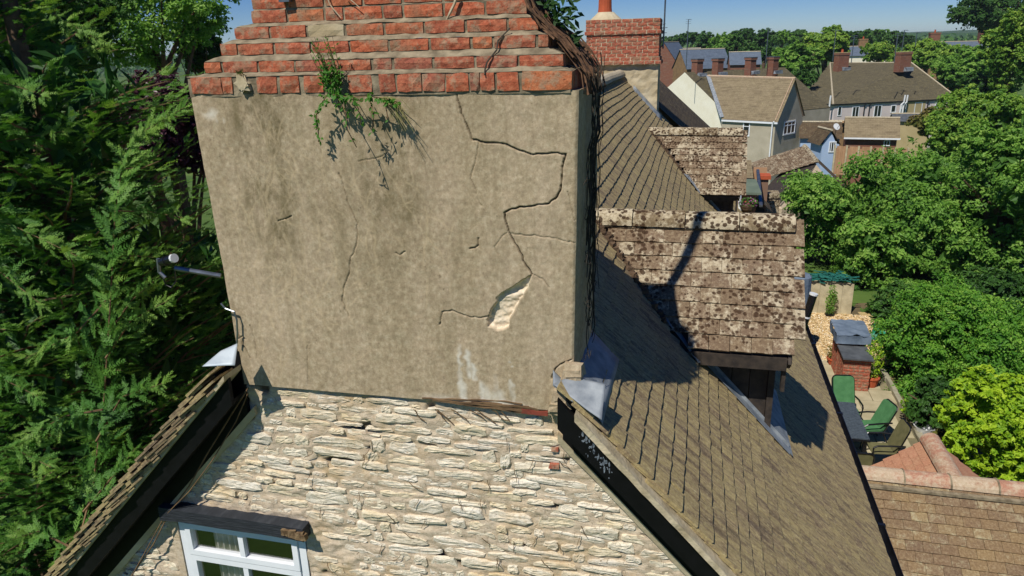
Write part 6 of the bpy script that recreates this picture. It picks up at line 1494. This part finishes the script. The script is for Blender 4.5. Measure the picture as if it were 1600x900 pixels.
t, A = block('flat_grey_annexe', 'grey roofed annexe right of the brick outbuilding', 1426, 188, 66, 3.0, 2.4, 3, .5, -.1, M['slate'], M['rendbuff'])
dsh = thing('satellite_dish', 'pale satellite dish above the pale blue porch', 'satellite dish', atd(1307, 198, 49.5)); c_ = atd(1307, 198, 49.5); mb = MB(); nn = (-fw+Vector((.3, 0, .2))).normalized(); u_ = nn.orthogonal().normalized(); v_ = nn.cross(u_)
mb.prism([c_+u_*math.cos(a)*.24+v_*math.sin(a)*.24 for a in [2*math.pi*k/16 for k in range(16)]], nn*.03); mb.build('dish', M['whitepl'], dsh); mb = MB(); mb.tube([c_, c_-Vector((0, -.2, .7))], .02, 5); mb.tube([c_-Vector((0, 0, .2)), c_+nn*.3], .012, 4); mb.build('dish_arm', M['metal'], dsh)
# fence panels
fn = thing('panel_fence', 'row of brown timber fence boards behind the big rounded shrub', 'fence', atd(1340, 240, 46))
a = atd(1305, 228, 46); b = atd(1420, 226, 44); nbd = 34
for k in range(nbd):
    p = a.lerp(b, k/nbd); q = a.lerp(b, (k+.93)/nbd); z_ = (-.12 if k % 6 == 0 else 0)+a.z; mb = MB(); mb.prism([(p.x, p.y, z_), (q.x, q.y, z_), (q.x, q.y, z_-1.8), (p.x, p.y, z_-1.8)], (0, .03, 0)); mb.build('fence_board', M['fence'], fn)
for k in range(7):
    p = a.lerp(b, k/6); mb = MB(); mb.box(p.x-.05, p.x+.05, p.y-.08, p.y-.005, a.z-1.9, a.z+.06); mb.build('post', M['panel'], fn)
# old lichened outhouse roof J
oj = thing('old_outhouse', 'old outhouse with a steep lichen-covered tiled roof left of the big shrub', 'building', atd(1240, 300, 30))
q = [atd(1194, 292, 31.5), atd(1257, 228, 33.5), atd(1276, 252, 31.5), atd(1214, 322, 29.0)]
ridge0, ridge1 = q[1], q[2]
dnv = ((q[0]-q[1])+(q[3]-q[2]))/2; lay_root = MB(); lay_root.prism([p-Vector((0, 0, .12)) for p in q], (0, 0, -.06)); oroof = lay_root.build('roof', M['darkwood'], oj)
al = (q[2]-q[1]); lay_tiles('roof_tile', oroof, M['dtile'], q[1], al, (dnv-al.normalized()*dnv.dot(al.normalized())), al.length, dnv.length, .17, .12, .26, .014, None, 0, 61)
mb = MB(); far_ = [p+Vector((2.2, 1.2, -2.0)) for p in (q[1], q[2])]; uvquad(mb, q[2], q[1], far_[0], far_[1]); mb.build('far_slope', M['f_tile_brown'], oj)
mb = MB(); mb.tube([q[1], q[2]], .1, 6); mb.build('ridge_capping', M['ridge_lich'], oj)
mb = MB(); mb.prism([q[3]-Vector((0, 0, .1)), q[2]-Vector((0, 0, .15)), Vector((q[2].x+2, q[2].y, GZ)), Vector((q[3].x+.1, q[3].y, GZ))], (0, .1, 0)); mb.prism([q[0]-Vector((-.1, 0, .1)), q[3]-Vector((-.1, 0, .1)), Vector((q[3].x+.1, q[3].y, GZ)), Vector((q[0].x+.1, q[0].y, GZ))], (.1, 0, 0)); mb.build('wall', M['wallmortar'], oj)
# --- yard clutter beyond the farther dormer
oh = thing('brick_outhouse', 'small brick outhouse with a grey-green flat roof beside the farther dormer', 'building', (1.5, 17, GZ))
xa = onY(1158, 305, 16.6).x; xb = onY(1183, 305, 16.6).x; zt = onY(1170, 303, 16.6).z
core = MB(); core.box(xa+.01, xb-.01, 16.61, 18.2, GZ, zt-.02); core.build('mortar', M['mortar'], oh)
z = zt-.075; k = 0
while z > zt-1.2:
    x = xa; f = k % 2
    while x < xb-.02:
        L = .105 if f else .215; f = 0; L = min(L, xb-x); brick(oh, M['brick2'], x, x+L-.01, 16.6, z, z+.065, .05, jit=.002); x += L
    z -= .075; k += 1
za = onY(1172, 283, 18.2).z; mb = MB(); mb.prism([(xa-.05, 16.5, zt), (xb+.08, 16.5, zt), (xb+.08, 18.2, za), (xa-.05, 18.2, za)], (0, 0, .05)); mb.build('flat_roof', simple('felt_roof', '#5c6a5c', '#6c7868', 4, .9, .3), oh)
zt2 = onY(1172, 250, 19.4).z; rb = MB(); uvquad(rb, (xa, 18.2, za+.07), (xb+.02, 18.2, za+.07), (xb+.02, 19.4, zt2), (xa, 19.4, zt2)); rb.build('tiled_slope', M['f_tile_buff'], oh); mb = MB(); mb.box(xa+.02, xb, 18.22, 19.4, GZ, za); mb.build('rear_wall', M['rend2'], oh)
hb = thing('hanging_basket', 'hanging basket of purple and red flowers on the brick outhouse wall', 'hanging basket', onY(1169, 320, 16.45)); c_ = onY(1169, 321, 16.45); mb = MB(); mb.lathe(c_.x, c_.y, [(.05, c_.z-.16), (.14, c_.z-.08), (.17, c_.z)], 12); mb.build('basket', M['bark'], hb)
rng = np.random.default_rng(3); n = 160; d = rng.normal(size=(n, 3)); d /= np.linalg.norm(d, axis=1)[:, None]; P_ = d*np.array([.19, .15, .11])+np.array(c_+Vector((0, 0, .06)))
for nm, sel, mt_ in (('leaf', slice(0, 100), 'leaf_mid'), ('flower', slice(100, 160), 'flower')):
    V, F = leaves_np(P_[sel], d[sel], .06, .05, rng); me, Mx = np_mesh(nm, V, F); link(nm, me, M[mt_], hb, Mx)
dp = thing('white_downpipe', 'short white downpipe left of the hanging basket', 'pipe', onY(1155, 330, 16.5)); mb = MB(); mb.tube([onY(1156, 303, 16.5), onY(1155, 360, 16.5)], .035, 6); mb.build('pipe', M['white'], dp)
pr = thing('brick_pier', 'brown brick pier with orange cap beside the old outhouse', 'pier', onY(1195, 330, 18)); a = onY(1189, 280, 19); b = onY(1201, 280, 19); mb = MB(); mb.box(a.x, b.x, 19, 19.3, GZ, a.z); mb.build('shaft', M['f_brick'], pr); mb = MB(); mb.box(a.x-.04, b.x+.05, 18.95, 19.4, a.z, a.z+.09); mb.build('cap', M['pot'], pr); mb = MB(); mb.box(a.x-.15, b.x-.0, 19.6, 19.64, GZ, onY(1190, 262, 19.6).z); mb.build('fence_panel', M['fence'], pr)
gp = thing('grey_gutter_post', 'sloping grey metal gutter beside the brick outhouse', 'gutter', onY(1186, 330, 17)); mb = MB(); mb.bar(onY(1184, 266, 19.2), onY(1189, 322, 16.4), .07, .05, (0, -1, 1)); mb.build('channel', M['metal'], gp)
gw = thing('garden_wall', 'stepped stone garden wall running beside the old outhouse', 'wall', (2.3, 20, GZ)); 
a = onY(1195, 300, 20); b = onY(1218, 300, 20)
for k in range(9): mb = MB(); mb.box(a.x+rg.uniform(-.03, .03), b.x+rg.uniform(-.03, .05), 19.95, 20.35, a.z-.17*(k+1), a.z-.17*k-.015, j=.015); mb.build('coping_stone', M['ridge_lich'], gw)
# lead/board at the right tip of the near dormer ridge and teal water butt hints
mb = MB(); p = onZ(1252, 425, -5.2); mb.lathe(p.x, p.y, [(.25, GZ), (.27, -6.2), (.25, -5.3), (.2, -5.25)], 14); o = mb.build('water_butt', M['cover'], None); o['label'] = 'blue-grey water butt just visible past the end of the near dormer'; o['category'] = 'water butt'

# ================================================================== SUMMER HAZE
hz = MB(); hz.box(-3200, 3200, -100, 3700, -13.5, 26); me, Mx = hz.mesh('haze'); t = NT('haze_air'); t.t.nodes.remove(t.b); v = t.n('ShaderNodeVolumePrincipled'); v.inputs['Density'].default_value = .00022; v.inputs['Color'].default_value = (.8, .88, 1, 1); v.inputs['Anisotropy'].default_value = .2; t.l(v.outputs[0], t.o.inputs['Volume'])
link('haze', me, t.m, None, Mx, kind='stuff', label='thin blue summer haze over the village', cat='haze')
